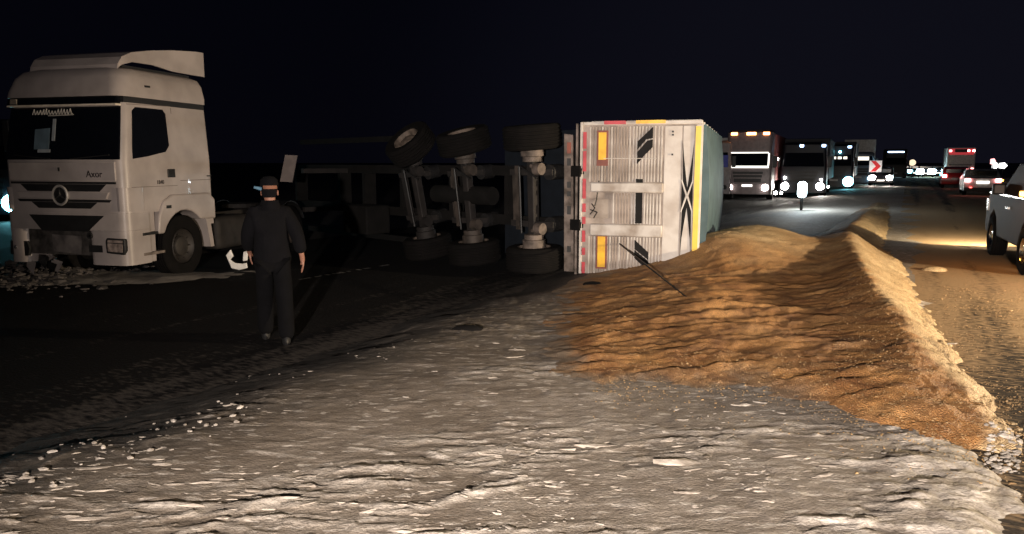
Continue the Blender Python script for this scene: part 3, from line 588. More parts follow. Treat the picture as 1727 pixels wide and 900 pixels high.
# bright white shape added for a lamp reflection beside the truck
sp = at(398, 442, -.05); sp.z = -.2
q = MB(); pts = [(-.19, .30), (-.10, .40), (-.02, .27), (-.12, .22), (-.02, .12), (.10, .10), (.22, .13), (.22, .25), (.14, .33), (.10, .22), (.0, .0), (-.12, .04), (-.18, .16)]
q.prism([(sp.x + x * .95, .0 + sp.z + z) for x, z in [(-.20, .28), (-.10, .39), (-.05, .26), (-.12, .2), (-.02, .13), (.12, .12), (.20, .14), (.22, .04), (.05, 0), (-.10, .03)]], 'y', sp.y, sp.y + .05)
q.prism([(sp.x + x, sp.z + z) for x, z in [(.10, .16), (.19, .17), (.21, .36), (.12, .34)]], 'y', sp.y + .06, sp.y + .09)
tag(q.build('white_glint', mat('glint_white', (.85, .84, .82), .35, coat=.5), bevel=.015), 'white shape standing in for a bright reflection just left of the walking person', 'debris')

# ------------------------------------------------------------------ overturned tipping trailer
tl = thing('overturned_trailer', 'grey-white tipping trailer lying on its side with axles bared and tailgate facing us', 'trailer', (.32, 12.7, 0))
def built(mb, name, m, parent=tl, **k):
    o = mb.build(name, m, None, **k); mat4 = Matrix.Translation((-.32, -12.7, 0)); o.data.transform(mat4); o.parent = parent; return o
BE = R(18); TB = frame((1.14, 12.26, -.03), (math.cos(BE), -math.sin(BE), 0), (math.sin(BE), math.cos(BE), 0)); WT = 1.92; HT = 2.47
PANEL = mat('dusty_white_panel', (.58, .55, .52), .5, var=.2, scale=3, dirt=(.44, .39, .35), bump=.08)
RIB = mat('dusty_rib', (.54, .51, .48), .5, var=.2, scale=4, dirt=(.30, .25, .21))
def T(px, py): return (px - 980) / 200 * WT, (456 - py) / 250 * HT
body = MB(TB); body.box(.02, WT - .02, .06, 6.0, .0, HT - .02); built(body, 'tipper_body', PANEL, bevel=.02)
for i in range(7):
    q = MB(TB); y = .5 + .85 * i; q.box(.06, WT - .06, y, y + .09, HT - .018, HT + .05); built(q, 'side_post', PANEL)
RIBD = mat('grimy_rib', (.36, .30, .26), .55, var=.2, scale=4, dirt=(.20, .16, .13))
TEAL = mat('teal_tarp', (.065, .115, .13), .7, var=.3, scale=3, bump=.3, bscale=8)
tp_ = MB(TB); tp_.loft([[(WT - .02 + .14 * math.sin(math.pi * min(max(j / 11, .06), .94)) ** .5 - .02 * (i % 2), .10 + 5.9 * i / 14, .02 + (HT - .06) * j / 11) for j in range(12)] + [(WT - .12, .10 + 5.9 * i / 14, HT - .1), (WT - .12, .10 + 5.9 * i / 14, .1)] for i in range(15)])
tarp = built(tp_, 'tarp', TEAL, smooth=30)
# tailgate
tg = MB(TB); tg.box(0, WT, -.03, .05, 0, HT); tgo = built(tg, 'tailgate', mat('grooved_panel', (.40, .34, .30), .6, dirt=(.20, .165, .14), scale=4), bevel=.012)
def sub(name, m, fn, bevel=0.): q = MB(TB); fn(q); return built(q, name, m, tgo, bevel=bevel)
def rect(x0, y0, x1, y1, d0, d1):      # picture pixels of the tailgate, depth towards the viewer
    (a, b), (c, e_) = T(x0, y1), T(x1, y0); return lambda q: q.box(a, c, -.03 - d1, -.03 - d0, b, e_)
sub('tailgate_frame', PANEL, lambda q: (q.box(-.01, .035, -.075, -.02, 0, HT + .01), q.box(.036, WT - .0, -.068, -.02, HT - .045, HT + .012), q.box(WT - .10, WT + .01, -.06, -.02, 0, HT - .047)), .008)
for y0, y1 in ((303, 319), (371, 391)):
    sub('crossbar', RIB, rect(998, y0, 1120, y1, 0, .075), .02)
sub('smooth_panel', PANEL, rect(1120, 213, 1148, 455, 0, .02), .006)
sub('smooth_panel', PANEL, rect(1149.5, 213, 1168, 455, 0, .024), .006)
slat_m = {}
for (b0, b1, lo) in ((213, 302, 995), (320, 370, 1036), (392, 455, 995)):
    x = lo; proto = None
    while x < 1117:
        if proto is None:
            proto = sub('slat', RIB, rect(x, b0, x + 2.7, b1, 0, .034), .004); base = x
        else:
            c = proto.copy(); C.objects.link(c); c.parent = tgo
            c.material_slots[0].link = 'OBJECT'; c.material_slots[0].material = RIBD if x < 1062 and random.random() < .75 else RIB; d = (x - base) / 200 * WT
            c.location = proto.location + Vector((math.cos(BE) * d, -math.sin(BE) * d, random.uniform(-.004, .004)))
        x += 4.9 if (int(x) // 5) % 4 else 6.0
sub('dirty_hatch', mat('hatch_grime', (.36, .31, .27), .6, dirt=(.22, .18, .15), scale=4), rect(996, 330, 1032, 362, 0, .015), .01)
YEL = mat('yellow_reflector', (.85, .50, .03), .35, dirt=(.62, .34, .02), scale=7, var=.2); RED = mat('red_reflector', (.50, .05, .07), .4); DRED = mat('dark_red_border', (.20, .05, .03), .5)
BDEC = mat('black_decal', (.009, .0085, .009), .7, spec=.2); WDEC = mat('white_outline', (.66, .62, .58), .5); YST = mat('yellow_stripe', (.80, .55, .03), .45, var=.12)
for (x0, y0, x1, y1) in ((1008, 219, 1027, 276), (1009, 389, 1028, 446)):
    sub('marker_border', DRED, rect(x0, y0, x1, y1, .03, .05)); sub('marker_plate', YEL, rect(x0 + 3, y0 + 3, x1 - 3, y1 - 3 if y0 > 300 else y1 - 10, .048, .056))
for a, b in ((221, 248), (252, 285), (297, 330), (338, 352), (360, 372), (383, 402), (412, 424), (436, 455)):
    sub('red_marking', RED, rect(984.5, a, 990, b, .03, .052))
(a, b), (c, d) = T(1020, 211), T(1056, 203)
sub('red_marking', RED, lambda q: q.box(a, c, -.106, -.04, HT - .035, HT + .02)); (a3, _), (c3, _) = T(1073, 211), T(1121, 203)
sub('yellow_marking', YEL, lambda q: q.box(a3, c3, -.106, -.04, HT - .03, HT + .022))
sub('yellow_stripe', YST, rect(1169.5, 214, 1178, 456, .02, .045))
def decal(name, m, pts, d): return sub(name, m, lambda q: q.prism([T(*p) for p in pts], 'y', -.03 - d, -.03 - .02))
decal('black_decal', BDEC, [(1076, 237), (1088, 226), (1101, 214), (1101, 232), (1090, 234), (1076, 250)], .050); decal('black_decal', BDEC, [(1076, 254), (1092, 236), (1101, 234), (1101, 246), (1088, 259), (1076, 273)], .050)
decal('black_decal', BDEC, [(1075, 297), (1086, 297), (1086, 369), (1075, 369)], .050)
decal('black_decal', BDEC, [(1075, 396), (1098, 416), (1098, 428), (1075, 411)], .050); decal('black_decal', BDEC, [(1075, 413), (1098, 430), (1098, 446), (1075, 426)], .050)
CX = 1158.5
decal('black_decal', BDEC, [(1149.5, 236), (1151, 300), (CX, 321), (1166, 300), (1167.5, 236), (1165, 262), (CX, 310), (1152, 262)], .030)
decal('black_decal', BDEC, [(1149.5, 430), (1151, 346), (CX, 325), (1166, 346), (1167.5, 430), (1165, 390), (CX, 342), (1152, 390)], .030)
decal('black_decal', BDEC, [(1149.5, 302), (1156, 323), (1149.5, 345)], .030); decal('black_decal', BDEC, [(1167.5, 302), (1161, 323), (1167.5, 345)], .030)
def line(p, q_, w=.8):
    d = Vector((q_[0] - p[0], q_[1] - p[1])).normalized(); n_ = (-d.y * w, d.x * w)
    decal('white_outline', WDEC, [(p[0] + n_[0], p[1] + n_[1]), (q_[0] + n_[0], q_[1] + n_[1]), (q_[0] - n_[0], q_[1] - n_[1]), (p[0] - n_[0], p[1] - n_[1])], .034)
for p, q_ in (((1149.5, 298), (CX, 322.5)), ((CX, 323.5), (1167.5, 298)), ((1149.5, 349), (CX, 323.5)), ((CX, 322.5), (1167.5, 349))): line(p, q_)
for x, y in ((1133, 222), (1133, 258), (1133, 227)): sub('bolt', BLACKP, rect(x - 1.5, y - 1.5, x + 1.5, y + 1.5, .02, .035))
sub('cable', WDEC, lambda q: q.tube((*[T(1020, 264)[0]], -.085, T(0, 264)[1]), (T(1108, 264)[0], -.085, T(0, 264)[1]), .006, n=6))
for pts in (((1000, 338), (1006, 345), (998, 356)), ((1012, 300), (1009, 330), (1006, 342)), ((998, 348), (1010, 352), (1004, 362))):
    sub('torn_wire', BLACKP, lambda q, pts=pts: [q.tube((T(*a)[0], -.06, T(*a)[1]), (T(*b)[0], -.075, T(*b)[1]), .011, n=6) for a, b in zip(pts[:-1], pts[1:])])
# rear light bar and end plate of the chassis, beside the tailgate
pb = MB(TB); pb.add([(-.27, -.02, .02), (-.10, -.04, .02), (-.14, -.04, 2.28), (-.29, -.02, 2.30)] + [(-.27, .06, .02), (-.10, .04, .02), (-.14, .04, 2.28), (-.29, .06, 2.30)], [(0, 1, 2, 3), (7, 6, 5, 4), (0, 4, 5, 1), (1, 5, 6, 2), (2, 6, 7, 3), (3, 7, 4, 0)])
lb = built(pb, 'light_bar', LIGHTSTEEL)
q = MB(TB); q.box(-.085, -.045, -.06, .02, -.02, 2.46); built(q, 'end_post', LIGHTSTEEL, bevel=.006)
for z0, z1, m in ((1.98, 2.16, DRED), (1.78, 1.9, BLACKP), (1.42, 1.52, BLACKP), (1.28, 1.36, BLACKP), (.98, 1.12, BLACKP), (.35, .45, BLACKP)):
    q = MB(TB); q.box(-.23 + .02 * (1 - z0 / 2), -.17 + .02 * (1 - z0 / 2), -.062, -.03, z0, z1); built(q, 'tail_lamp' if m is DRED else 'slot', m, lb)
# chassis with three axles, leading left and away
cd = Vector((-.7071, .7071, 0)); cn = Vector((-.7071, -.7071, 0))
TC = frame((.32, 12.7, 0), cd, cn)      # x along the chassis, y out of the underside towards us, z = -up
TC = Matrix(((cd.x, cn.x, 0, .32), (cd.y, cn.y, 0, 12.7), (0, 0, 1, 0), (0, 0, 0, 1)))
AXST = mat('lit_drum', (.15, .12, .105), .7, .1, dirt=(.045, .036, .03), scale=6, bump=.3)  # brightest of three axle tones, painted darker leftwards as the light falls off
BLACKST = mat('shade_black_frame', (.007, .0065, .0065), .9, spec=.2, dirt=(.004, .004, .004), scale=4)  # blacker steel for the frame, the shadow on it put into the colour

for z in (.78, 1.66):
    q = MB(TC); q.box(-.95, 6.4, -.55, -.18, z - .05, z + .05); q.box(-.95, 6.4, -.19, -.16, z - .09, z + .09); built(q, 'chassis_rail', BLACKST)
    q = MB(TC); q.box(6.4, 8.4, -.55, -.32, z - .05, z + .05); q.box(6.4, 8.4, -.33, -.30, z - .09, z + .09); built(q, 'chassis_rail', BLACKST)
for x in (-.9, .75, 2.3, 3.9, 5.3, 6.3, 8.3):
    q = MB(TC); q.box(x, x + .1, -.5, -.2, .84, 1.60); built(q, 'cross_member', BLACKST)
for z in (.1, 2.25):
    q = MB(TC); q.box(3.4, 8.4, -.45, -.38, z, z + .12); built(q, 'side_rail', BLACKST)
MIDSTEEL = mat('half_lit_steel', (.060, .048, .041), .7, .1, dirt=(.022, .018, .015), scale=6, bump=.3)  # middle axle's tone, its dimmer light put into the colour
DARKB = mat('dark_blue_floor', (.006, .009, .014), .8, spec=.2)
for k, (xa, tilt, yaw) in enumerate(((-.08, 2, 0), (1.56, 5, 2), (3.05, 9, 3))):
    piv = Vector((xa, .02, 1.20 - .03 * k)); M2 = TC @ Matrix.Translation(piv) @ Matrix.Rotation(R(-tilt * (1 if k < 2 else 1)), 4, 'X') @ Matrix.Rotation(R(yaw), 4, 'Y')
    # axle beam along local z; underside towards +y
    q = MB(M2); q.box(-.075, .075, -.075, .075, -.86, .86); axo = built(q, 'axle', STEEL, bevel=.02)
    for s in (-1, 1):
        q = MB(M2); prof = ((.0, .60), (.17, .62), (.17, .70), (.20, .71), (.20, .86), (.0, .865))
        q.loft([[(r_ * math.cos(t_), r_ * math.sin(t_), s * z_) for t_ in [2 * math.pi * i / 20 for i in range(20)]] for r_, z_ in ((.02, .60), (.17, .62), (.17, .70), (.20, .71), (.20, .86), (.02, .865))])
        built(q, 'brake_drum', AXST if k == 0 else MIDSTEEL if k == 1 else STEEL, axo, smooth=40)
    for s in (-1, 1):
        q = MB(M2); q.tube((-.30, .10, s * .50), (-.16, .10, s * .50), .10, n=16); q.tube((-.16, .10, s * .50), (-.02, .06, s * .55), .035, n=8); built(q, 'brake_chamber', AXST if k == 0 else MIDSTEEL if k == 1 else STEEL, axo, smooth=40)
        q = MB(M2); q.tube((-.32, -.05, s * .44), (-.32, -.32, s * .44), .13, n=18); built(q, 'air_bag', BLACKP, axo, smooth=40)
        q = MB(M2); q.prism([(-.42, -.02), (-.1, .03), (.5, .05), (.56, -.10), (.5, -.13), (-.1, -.09), (-.42, -.1)], 'z', s * .44 - .05, s * .44 + .05); built(q, 'trailing_arm', STEEL, axo)
        Mw = M2 @ Matrix.Translation((0, 0, s * 1.03)) @ Matrix.Rotation(R((-4, -11, -34)[k] if s > 0 else 0), 4, 'X') @ Matrix(((1, 0, 0, 0), (0, 0, 1, 0), (0, 1, 0, 0), (0, 0, 0, 1)))
        q = wheel(None, 0, 0, 0, .50, .40, s, M=Mw)
        for o in [q] + list(q.children): o.data.transform(Matrix.Translation((-.32, -12.7, 0)))
        q.parent = tl
    q = MB(M2); q.box(.30, .38, -.02, .05, -.55, .55); q.box(.385, .47, -.06, .02, -.50, .40); built(q, 'hanger_beam', MIDSTEEL if k < 2 else STEEL, axo)
    q = MB(M2); q.tube((.2, .10, -.6), (.2, .12, .55), .018, n=6); q.tube((.2, .12, .55), (-.2, .12, .35), .016, n=6); built(q, 'air_hose', BLACKP, axo)
q = MB(TC); q.tube((1.0, -.05, 1.2), (2.6, -.05, 1.2), .17, n=18); built(q, 'air_tank', BLACKST, smooth=40)
q = MB(TC); q.box(4.3, 5.2, -.15, .45, .3, .9); built(q, 'tool_box', BLACKST, bevel=.03)
for z in (.78, 1.62):
    q = MB(TC); q.box(5.9, 6.02, -.3, .95, z - .05, z + .05); lg = built(q, 'landing_leg', STEEL)
pf = atd(485, 283, 15.6)
q = MB(); q.add([pf + Vector(v) for v in ((-.17, 0, -.28), (.07, .05, -.30), (.20, .06, .26), (-.04, .0, .27), (-.17, .04, -.28), (.07, .09, -.30), (.20, .10, .26), (-.04, .04, .27))], [(0, 1, 2, 3), (7, 6, 5, 4), (0, 4, 5, 1), (1, 5, 6, 2), (2, 6, 7, 3), (3, 7, 4, 0)])
built(q, 'landing_foot', mat('pale_plate', (.15, .12, .11), .7))
q = MB(TC); q.box(-.9, 1.2, -.62, -.56, .1, 2.35); built(q, 'tipping_floor', DARKB)

# thin dark pole leaning on the tailgate, foot in the grain
a = Vector(TB @ Vector((T(1050, 0)[0], -.08, .52))); b = at(1176, 519, .1); b.z = float(top_z(b.x, b.y)[0]) - .05
mid = a.lerp(b, .45)
q = MB(); q.tube(a, b, .013, .010, 8); tag(q.build('leaning_pole', BLACKP), 'thin dark pole leaning against the tailgate with its foot in the grain', 'pole')
for (px, py_, sx, lab) in ((1040, 447, .16, 'dark crumpled lump lying against the foot of the tailgate'), (1000, 474, .10, 'small dark lump half buried in grain below the tailgate corner'), (790, 544, .12, 'dark twisted strip lying alone on the snowy shoulder')):
    w = at(px, py_ + 4, .05); w.z = float(top_z(w.x, w.y)[0]); q = MB()
    q.loft([[(w.x + sx * r * math.cos(t_) * (1.3 + .4 * math.sin(2.3 * t_)), w.y + sx * .6 * r * math.sin(t_), w.z + z * sx) for t_ in [2 * math.pi * i / 10 for i in range(10)]] for r, z in ((.9, -.2), (1, .1), (.75, .3), (.3, .4))])
    tag(q.build('dark_lump', TYRE, bevel=.01), lab, 'debris')

# ------------------------------------------------------------------ person walking past the trailer
def skin(name, pts, edges, rad, m, parent, root=0, sub=2):
    me = bpy.data.meshes.new(name); me.from_pydata(pts, edges, []); me.materials.append(m)
    o = bpy.data.objects.new(name, me); C.objects.link(o); o.parent = parent
    o.modifiers.new('skin', 'SKIN').use_smooth_shade = True
    for i, r in enumerate(rad):
        d = me.skin_vertices[0].data[i]; d.radius = r if isinstance(r, tuple) else (r, r); d.use_root = (i == root)
    s = o.modifiers.new('sub', 'SUBSURF'); s.levels = sub; s.render_levels = sub
    return o
pp = at(466, 574, -.2)
pe = thing('person', 'person in dark jacket, trousers and cap walking across the dark road', 'person', (pp.x, pp.y, -.2), R(18))
SKIN = mat('skin', (.24, .115, .08), .5, var=.15); CLOTH = mat('dark_jacket_cloth', (.0030, .0029, .0040), .95, spec=.12, bump=.3, bscale=30); TROU = mat('dark_trouser_cloth', (.0024, .0024, .0032), .95, spec=.12, bump=.2)
# faces away (+y); mid stride; x to the picture's right
sk = [(0, 0, .96), (0, 0, 1.15), (0, .01, 1.36), (0, .01, 1.50), (0, .02, 1.57), (0, .03, 1.66), (0, .02, 1.76),
      (.17, .01, 1.44), (.27, -.06, 1.20), (.315, -.02, .97), (.325, .01, .89), (-.17, .01, 1.44), (-.25, .03, 1.19), (-.25, .20, 1.02), (-.24, .27, .97),
      (.09, 0, .90), (.11, -.06, .50), (.11, -.20, .10), (.12, -.08, .04), (-.09, 0, .90), (-.10, .14, .50), (-.11, .16, .09), (-.11, .30, .04)]
se = [(0, 1), (1, 2), (2, 3), (3, 4), (4, 5), (5, 6), (2, 7), (7, 8), (8, 9), (9, 10), (2, 11), (11, 12), (12, 13), (13, 14), (0, 15), (15, 16), (16, 17), (17, 18), (0, 19), (19, 20), (20, 21), (21, 22)]
# fingers: four and a thumb from each palm
srad = [(.15, .11), (.14, .10), (.16, .10), .065, .055, (.078, .095), (.07, .085), .06, .042, .030, (.020, .034), .06, .042, .030, (.020, .034), .085, .058, .045, .04, .085, .058, .045, .04]
for s, pi in ((1, 10), (-1, 14)):
    bx, by, bz = sk[pi]
    for k, (oy, ln) in enumerate(((-.030, .070), (-.010, .082), (.011, .078), (.030, .062))):
        i0 = len(sk); sk += [(bx, by + oy, bz - .045), (bx - s * .006, by + oy * 1.05 + .008, bz - .045 - ln * .5), (bx - s * .02, by + oy + .014, bz - .045 - ln)]; se += [(pi, i0), (i0, i0 + 1), (i0 + 1, i0 + 2)]; srad += [.0095, .009, .0075]
    i0 = len(sk); sk += [(bx - s * .012, by + .048, bz - .005), (bx - s * .02, by + .06, bz - .045)]; se += [(pi, i0), (i0, i0 + 1)]; srad += [.011, .009]
bodyo = skin('body', sk, se, srad, SKIN, pe)
# face on the far side of the head: nose, ears
q = MB(); q.loft([[(w * math.cos(t_), .115 + d + .01 * math.sin(t_), z + .006 * math.sin(t_)) for t_ in [2 * math.pi * i / 8 for i in range(8)]] for w, d, z in ((.012, .0, 1.70), (.016, .012, 1.675), (.018, .014, 1.66), (.01, 0, 1.65))]); q.build('nose', SKIN, pe, smooth=60)
for s in (-1, 1):
    q = MB(); q.loft([[(s * (.078 + .012 * k), .02 + .022 * math.cos(t_) * r, 1.67 + .034 * math.sin(t_) * r) for t_ in [2 * math.pi * i / 10 for i in range(10)]] for k, r in ((0, .8), (.8, 1.), (1.4, .7))]); q.build('ear', SKIN, pe, smooth=60)
jk = [(0, 0, .80), (0, 0, 1.0), (0, 0, 1.18), (0, .01, 1.38), (0, .01, 1.50), (0, .015, 1.545), (.18, .01, 1.445), (.275, -.06, 1.20), (.315, -.025, .985), (-.18, .01, 1.445), (-.255, .03, 1.19), (-.25, .19, 1.03)]
skin('jacket', jk, [(0, 1), (1, 2), (2, 3), (3, 4), (4, 5), (3, 6), (6, 7), (7, 8), (3, 9), (9, 10), (10, 11)], [(.235, .17), (.22, .16), (.20, .15), (.22, .15), (.11, .095), (.09, .085), .10, .083, .070, .10, .083, .070], CLOTH, pe)
tz = [(0, 0, .96), (.09, 0, .88), (.11, -.05, .50), (.115, -.20, .035), (-.09, 0, .88), (-.10, .13, .50), (-.11, .16, .035)]
skin('trousers', tz, [(0, 1), (1, 2), (2, 3), (0, 4), (4, 5), (5, 6)], [(.16, .12), .115, .10, .095, .115, .10, .095], TROU, pe)
for x, y in ((.11, -.20), (-.11, .16)):
    q = MB(); q.loft([[(x + .045 * w * math.cos(t_), y + .06 + .14 * l_ * math.sin(t_), z) for t_ in [2 * math.pi * i / 12 for i in range(12)]] for w, l_, z in ((1, 1, .0), (1.08, 1.03, .03), (1, .9, .07), (.8, .5, .12))]); q.build('shoe', BLACKP, pe, smooth=60)
def capring(r, z, ky=1.1, dy=.03): return [(r * math.cos(t_), dy + r * ky * math.sin(t_), z) for t_ in [2 * math.pi * i / 20 for i in range(20)]]
q = MB(); q.loft([capring(.085, 1.56), capring(.094, 1.62), capring(.096, 1.70)][:0] + [capring(.093, 1.715), capring(.099, 1.76), capring(.092, 1.81), capring(.06, 1.845), capring(.01, 1.855)]); cp = q.build('cap', CLOTH, pe, smooth=60)
q = MB(); q.loft([[(r * math.cos(t_), .01 + r * 1.1 * math.sin(t_), z) for t_ in [R(165 + 210 * i / 15) for i in range(16)]] + [((r - .012) * math.cos(t_), .01 + (r - .012) * 1.1 * math.sin(t_), z) for t_ in [R(375 - 210 * i / 15) for i in range(16)]] for r, z in ((.122, 1.48), (.108, 1.53), (.098, 1.565), (.09, 1.59))]); q.build('collar', CLOTH, pe, smooth=60)
q = MB(); q.loft([[(r * math.cos(t_), .03 + r * 1.1 * math.sin(t_), z) for t_ in [R(205 + 115 * i / 15) for i in range(16)]] + [((r - .012) * math.cos(t_), .03 + (r - .012) * 1.1 * math.sin(t_), z) for t_ in [R(320 - 115 * i / 15) for i in range(16)]] for r, z in ((.080, 1.62), (.094, 1.66), (.099, 1.72))]); q.build('hair', CLOTH, pe, smooth=60)
q = MB(); q.loft([[(r * math.cos(t_), .03 + r * 1.1 * math.sin(t_), z) for t_ in [R(232 + 88 * i / 9) for i in range(10)]] + [((r - .006) * math.cos(t_), .03 + (r - .006) * 1.1 * math.sin(t_), z) for t_ in [R(320 - 88 * i / 9) for i in range(10)]] for r, z in ((.103, 1.715), (.106, 1.735), (.103, 1.752))]); q.build('cap_band', mat('orange_band', (.17, .07, .04), .8), cp)
q = MB(); q.tube((-.085, -.03, 1.715), (-.16, -.05, 1.735), .022, .014, 8); q.build('cap_flap', mat('blue_flap', (.06, .14, .22), .7), cp)

# ------------------------------------------------------------------ vehicles on the road
HEAD = glow('white_headlight', (1, .93, .84), 70); HEADB = glow('bluish_headlight', (.55, .92, 1), 70); CYAN = glow('cyan_headlight', (.25, .85, 1), 30)
ORANGE = glow('orange_marker', (1, .35, .10), 14); BLUEM = glow('blue_marker', (.45, .65, 1), 9); REDL = glow('red_tail', (1, .08, .07), 10); REDHOT = glow('hot_red_tail', (1, .30, .30), 14); AMBER = glow('amber_indicator', (1, .42, .05), 12); PLATE = glow('lit_plate', (1, .95, .85), 2.2); CABIN = glow('cabin_light', (1, .9, .75), 1.6)
def ang(hx, hy): return math.atan2(hy, hx)
TOWARDS = ang(-RS, -RC); AWAY = ang(RS, RC)
def lorry(label, pos, rz, cabm, boxm, head, marker, markers, hgt=3.3, boxh=3.5, boxlen=9, visor=None, group='trucks queueing on the left carriageway', extra=(), headr=.13, trim=False, heads=(1, 1), name='queued_truck'):
    r = thing(name, label, 'truck', pos, rz, group); w = 1.22
    q = MB(); q.loft([rrect(-1.9, 0, -w, w, .12, .05, .55), rrect(-1.9, .03, -w, w, .14, .05, 1.45), rrect(-1.9, -.02, -w, w, .15, .05, 1.75), rrect(-1.9, -.16, -w + .07, w - .07, .16, .05, 2.6), rrect(-1.9, -.22, -w + .05, w - .05, .2, .06, hgt - .15), rrect(-1.8, -.45, -w + .2, w - .2, .2, .06, hgt)]); q.build('cab', cabm, r, smooth=40)
    q = MB(); q.add([(.01, -1.08, 1.78), (.01, 1.08, 1.78), (-.135, 1.0, 2.55), (-.135, -1.0, 2.55), (-.05, -1.08, 1.78), (-.05, 1.08, 1.78), (-.2, 1.0, 2.55), (-.2, -1.0, 2.55)], [(0, 1, 2, 3), (7, 6, 5, 4), (0, 4, 5, 1), (1, 5, 6, 2), (2, 6, 7, 3), (3, 7, 4, 0)]); wo = q.build('windshield', GLASS, r)
    if trim:
        q = MB()
        for y0, y1, z0, z1 in ((-1.05, 1.05, 1.72, 1.83), (-1.0, 1.0, 2.50, 2.56), (1.0, 1.07, 1.83, 2.5), (-1.05, -1.0, 1.83, 2.5)): q.add([(.035 - (z - 1.75) * .19, y, z) for z in (z0, z1) for y in (y0, y1)] + [(-.03 - (z - 1.75) * .19, y, z) for z in (z0, z1) for y in (y0, y1)], [(0, 1, 3, 2), (4, 6, 7, 5), (0, 2, 6, 4), (1, 5, 7, 3), (0, 4, 5, 1), (2, 3, 7, 6)])
        q.build('windshield_trim', PLATE, wo)
    for z0, z1, ww in ((1.40, 1.52, .78), (1.22, 1.34, .74), (.95, 1.15, .7)):
        q = MB(); q.box(.0, .06, -ww, ww, z0, z1); q.build('grille_slot', BLACKP, r)
    q = MB(); q.loft([rrect(-.5, .10, -w - .02, w + .02, .15, .02, z) for z in (.32, .88)]); q.build('bumper', cabm if cabm is not DARKB else BLACKP, r, smooth=40)
    q = MB(); q.box(.09, .12, -.27, .27, .72, .84); q.build('number_plate', PLATE if trim else WHITE, r)
    for s, on in zip((-1, 1), heads):
        q = MB(); q.lathe([(headr * .7, -.02), (headr, .02), (headr * .8, .06), (.001, .075)], (.09, s * .93, .68), 'x', 16); q.build('headlight', head if on else BLACKP, r, smooth=60)
        q = MB(); q.box(-.05, .06, s * 1.36 - .1, s * 1.36 + .1, 1.75, 2.35); q.tube((-.1, s * 1.15, 2.4), (0, s * 1.36, 2.3), .02, n=6); q.build('mirror', BLACKP, r, bevel=.03)
        wheel(r, -1.25, s * 1.06, .5, .5, .32, s); wheel(r, -5.5, s * 1.06, .5, .5, .32, s)
    for y, z, wd in markers:
        q = MB(); q.box(-.30, -.16, y - wd, y + wd, hgt - .28 + z, hgt - .14 + z); q.build('marker_lamp', marker, r, bevel=.02)
    for y, z, rr_ in extra:
        q = MB(); q.lathe([(.001, -.03), (rr_, 0), (.001, .05)], (.14, y, z), 'x', 12); q.build('side_lamp', head, r)
    q = MB(); q.box(-2.2 - boxlen, -2.2, -1.25, 1.25, 1.0, boxh); q.build('trailer_box', boxm, r, bevel=.04)
    q = MB(); q.box(-2.2 - boxlen, -1.8, -.45, .45, .65, .99); q.build('chassis_frame', STEEL, r)
    return r
CREAM = mat('cream_cab', (.165, .13, .135), .45); DARKCAB = mat('dark_cab', (.006, .008, .014), .45); REDBOX = mat('dull_red_box', (.30, .08, .08), .6); DARKBOX = mat('dark_tarp_box', (.008, .011, .02), .7); WHITEBOX = mat('white_box', (.55, .57, .58), .5); BLUECAB = mat('blue_grey_cab', (.12, .14, .18), .5)
def lead(px, py, z=-.2): p = at(px, py, z); return (p.x, p.y, z)
t1 = lorry('cream truck with orange roof lamps and lit windscreen surround, first in the queue', lead(1259, 337), TOWARDS + R(4), CREAM, REDBOX, HEAD, ORANGE, ((-.80, 0, .16), (-.02, 0, .14), (.22, 0, .10), (.85, 0, .16)), hgt=3.75, boxh=3.55, trim=True, headr=.17)
t2 = lorry('dark truck with two blue roof lamps behind the blazing lamp post', lead(1352, 334), TOWARDS + R(3), DARKCAB, DARKBOX, HEAD, BLUEM, ((-.15, 0, .10), (1.0, 0, .10)), hgt=3.15, boxh=3.4, headr=.21, extra=((-1.42, 2.2, .09), (-.95, 1.15, .07), (-1.4, .28, .10), (-1.1, .28, .07), (.98, 1.05, .06), (1.35, .66, .06)), heads=(1, 1))
t3 = lorry('dark truck with one blue roof lamp and cyan headlight, third in the queue', lead(1405, 322), TOWARDS + R(2), DARKCAB, DARKBOX, CYAN, BLUEM, ((.9, 0, .12),), hgt=3.3, boxh=3.5, headr=.34, extra=((-.9, .68, .08), (.3, 2.75, .08)), heads=(0, 1))
t4 = lorry('pale-fronted truck hauling a tall white box, fourth in the queue', lead(1446, 314), TOWARDS + R(3), BLUECAB, WHITEBOX, HEADB, BLUEM, (), hgt=2.9, boxh=4.0, headr=.17, extra=((-.9, .7, .12), (1.3, 2.0, .12)), heads=(0, 1))
q = MB(); q.box(-.02, .05, -.75, .75, 2.2, 2.5); q.build('cab_lamp_row', CABIN, t4)
q = MB(); [q.box(-.06, .03, -.9 + .36 * i, -.66 + .36 * i, 2.25, 2.42) for i in range(5)]; q.build('cab_lamp_row', CABIN, t3)
t5 = lorry('dark truck with a pale blue strip lamp above its windscreen, far in the queue', lead(1508, 303), TOWARDS + R(2), DARKCAB, DARKBOX, HEADB, BLUEM, ((.0, -.05, .85),), hgt=3.5, boxh=3.6, heads=(0, 0))
for tq, pw in ((t1, 60), (t2, 160)):
    for sd in (-1, 1):
        bl = bpy.data.lights.new('queue_beam', 'SPOT'); bl.energy = pw; bl.color = (1, .94, .86); bl.spot_size = R(70); bl.spot_blend = .6; bl.shadow_soft_size = .1
        bo = bpy.data.objects.new('queue_beam', bl); C.objects.link(bo); bo.parent = tq; bo.location = (.25, sd * .93, .68); bo.rotation_euler = Vector((1, 0, -.09)).to_track_quat('-Z', 'Y').to_euler()
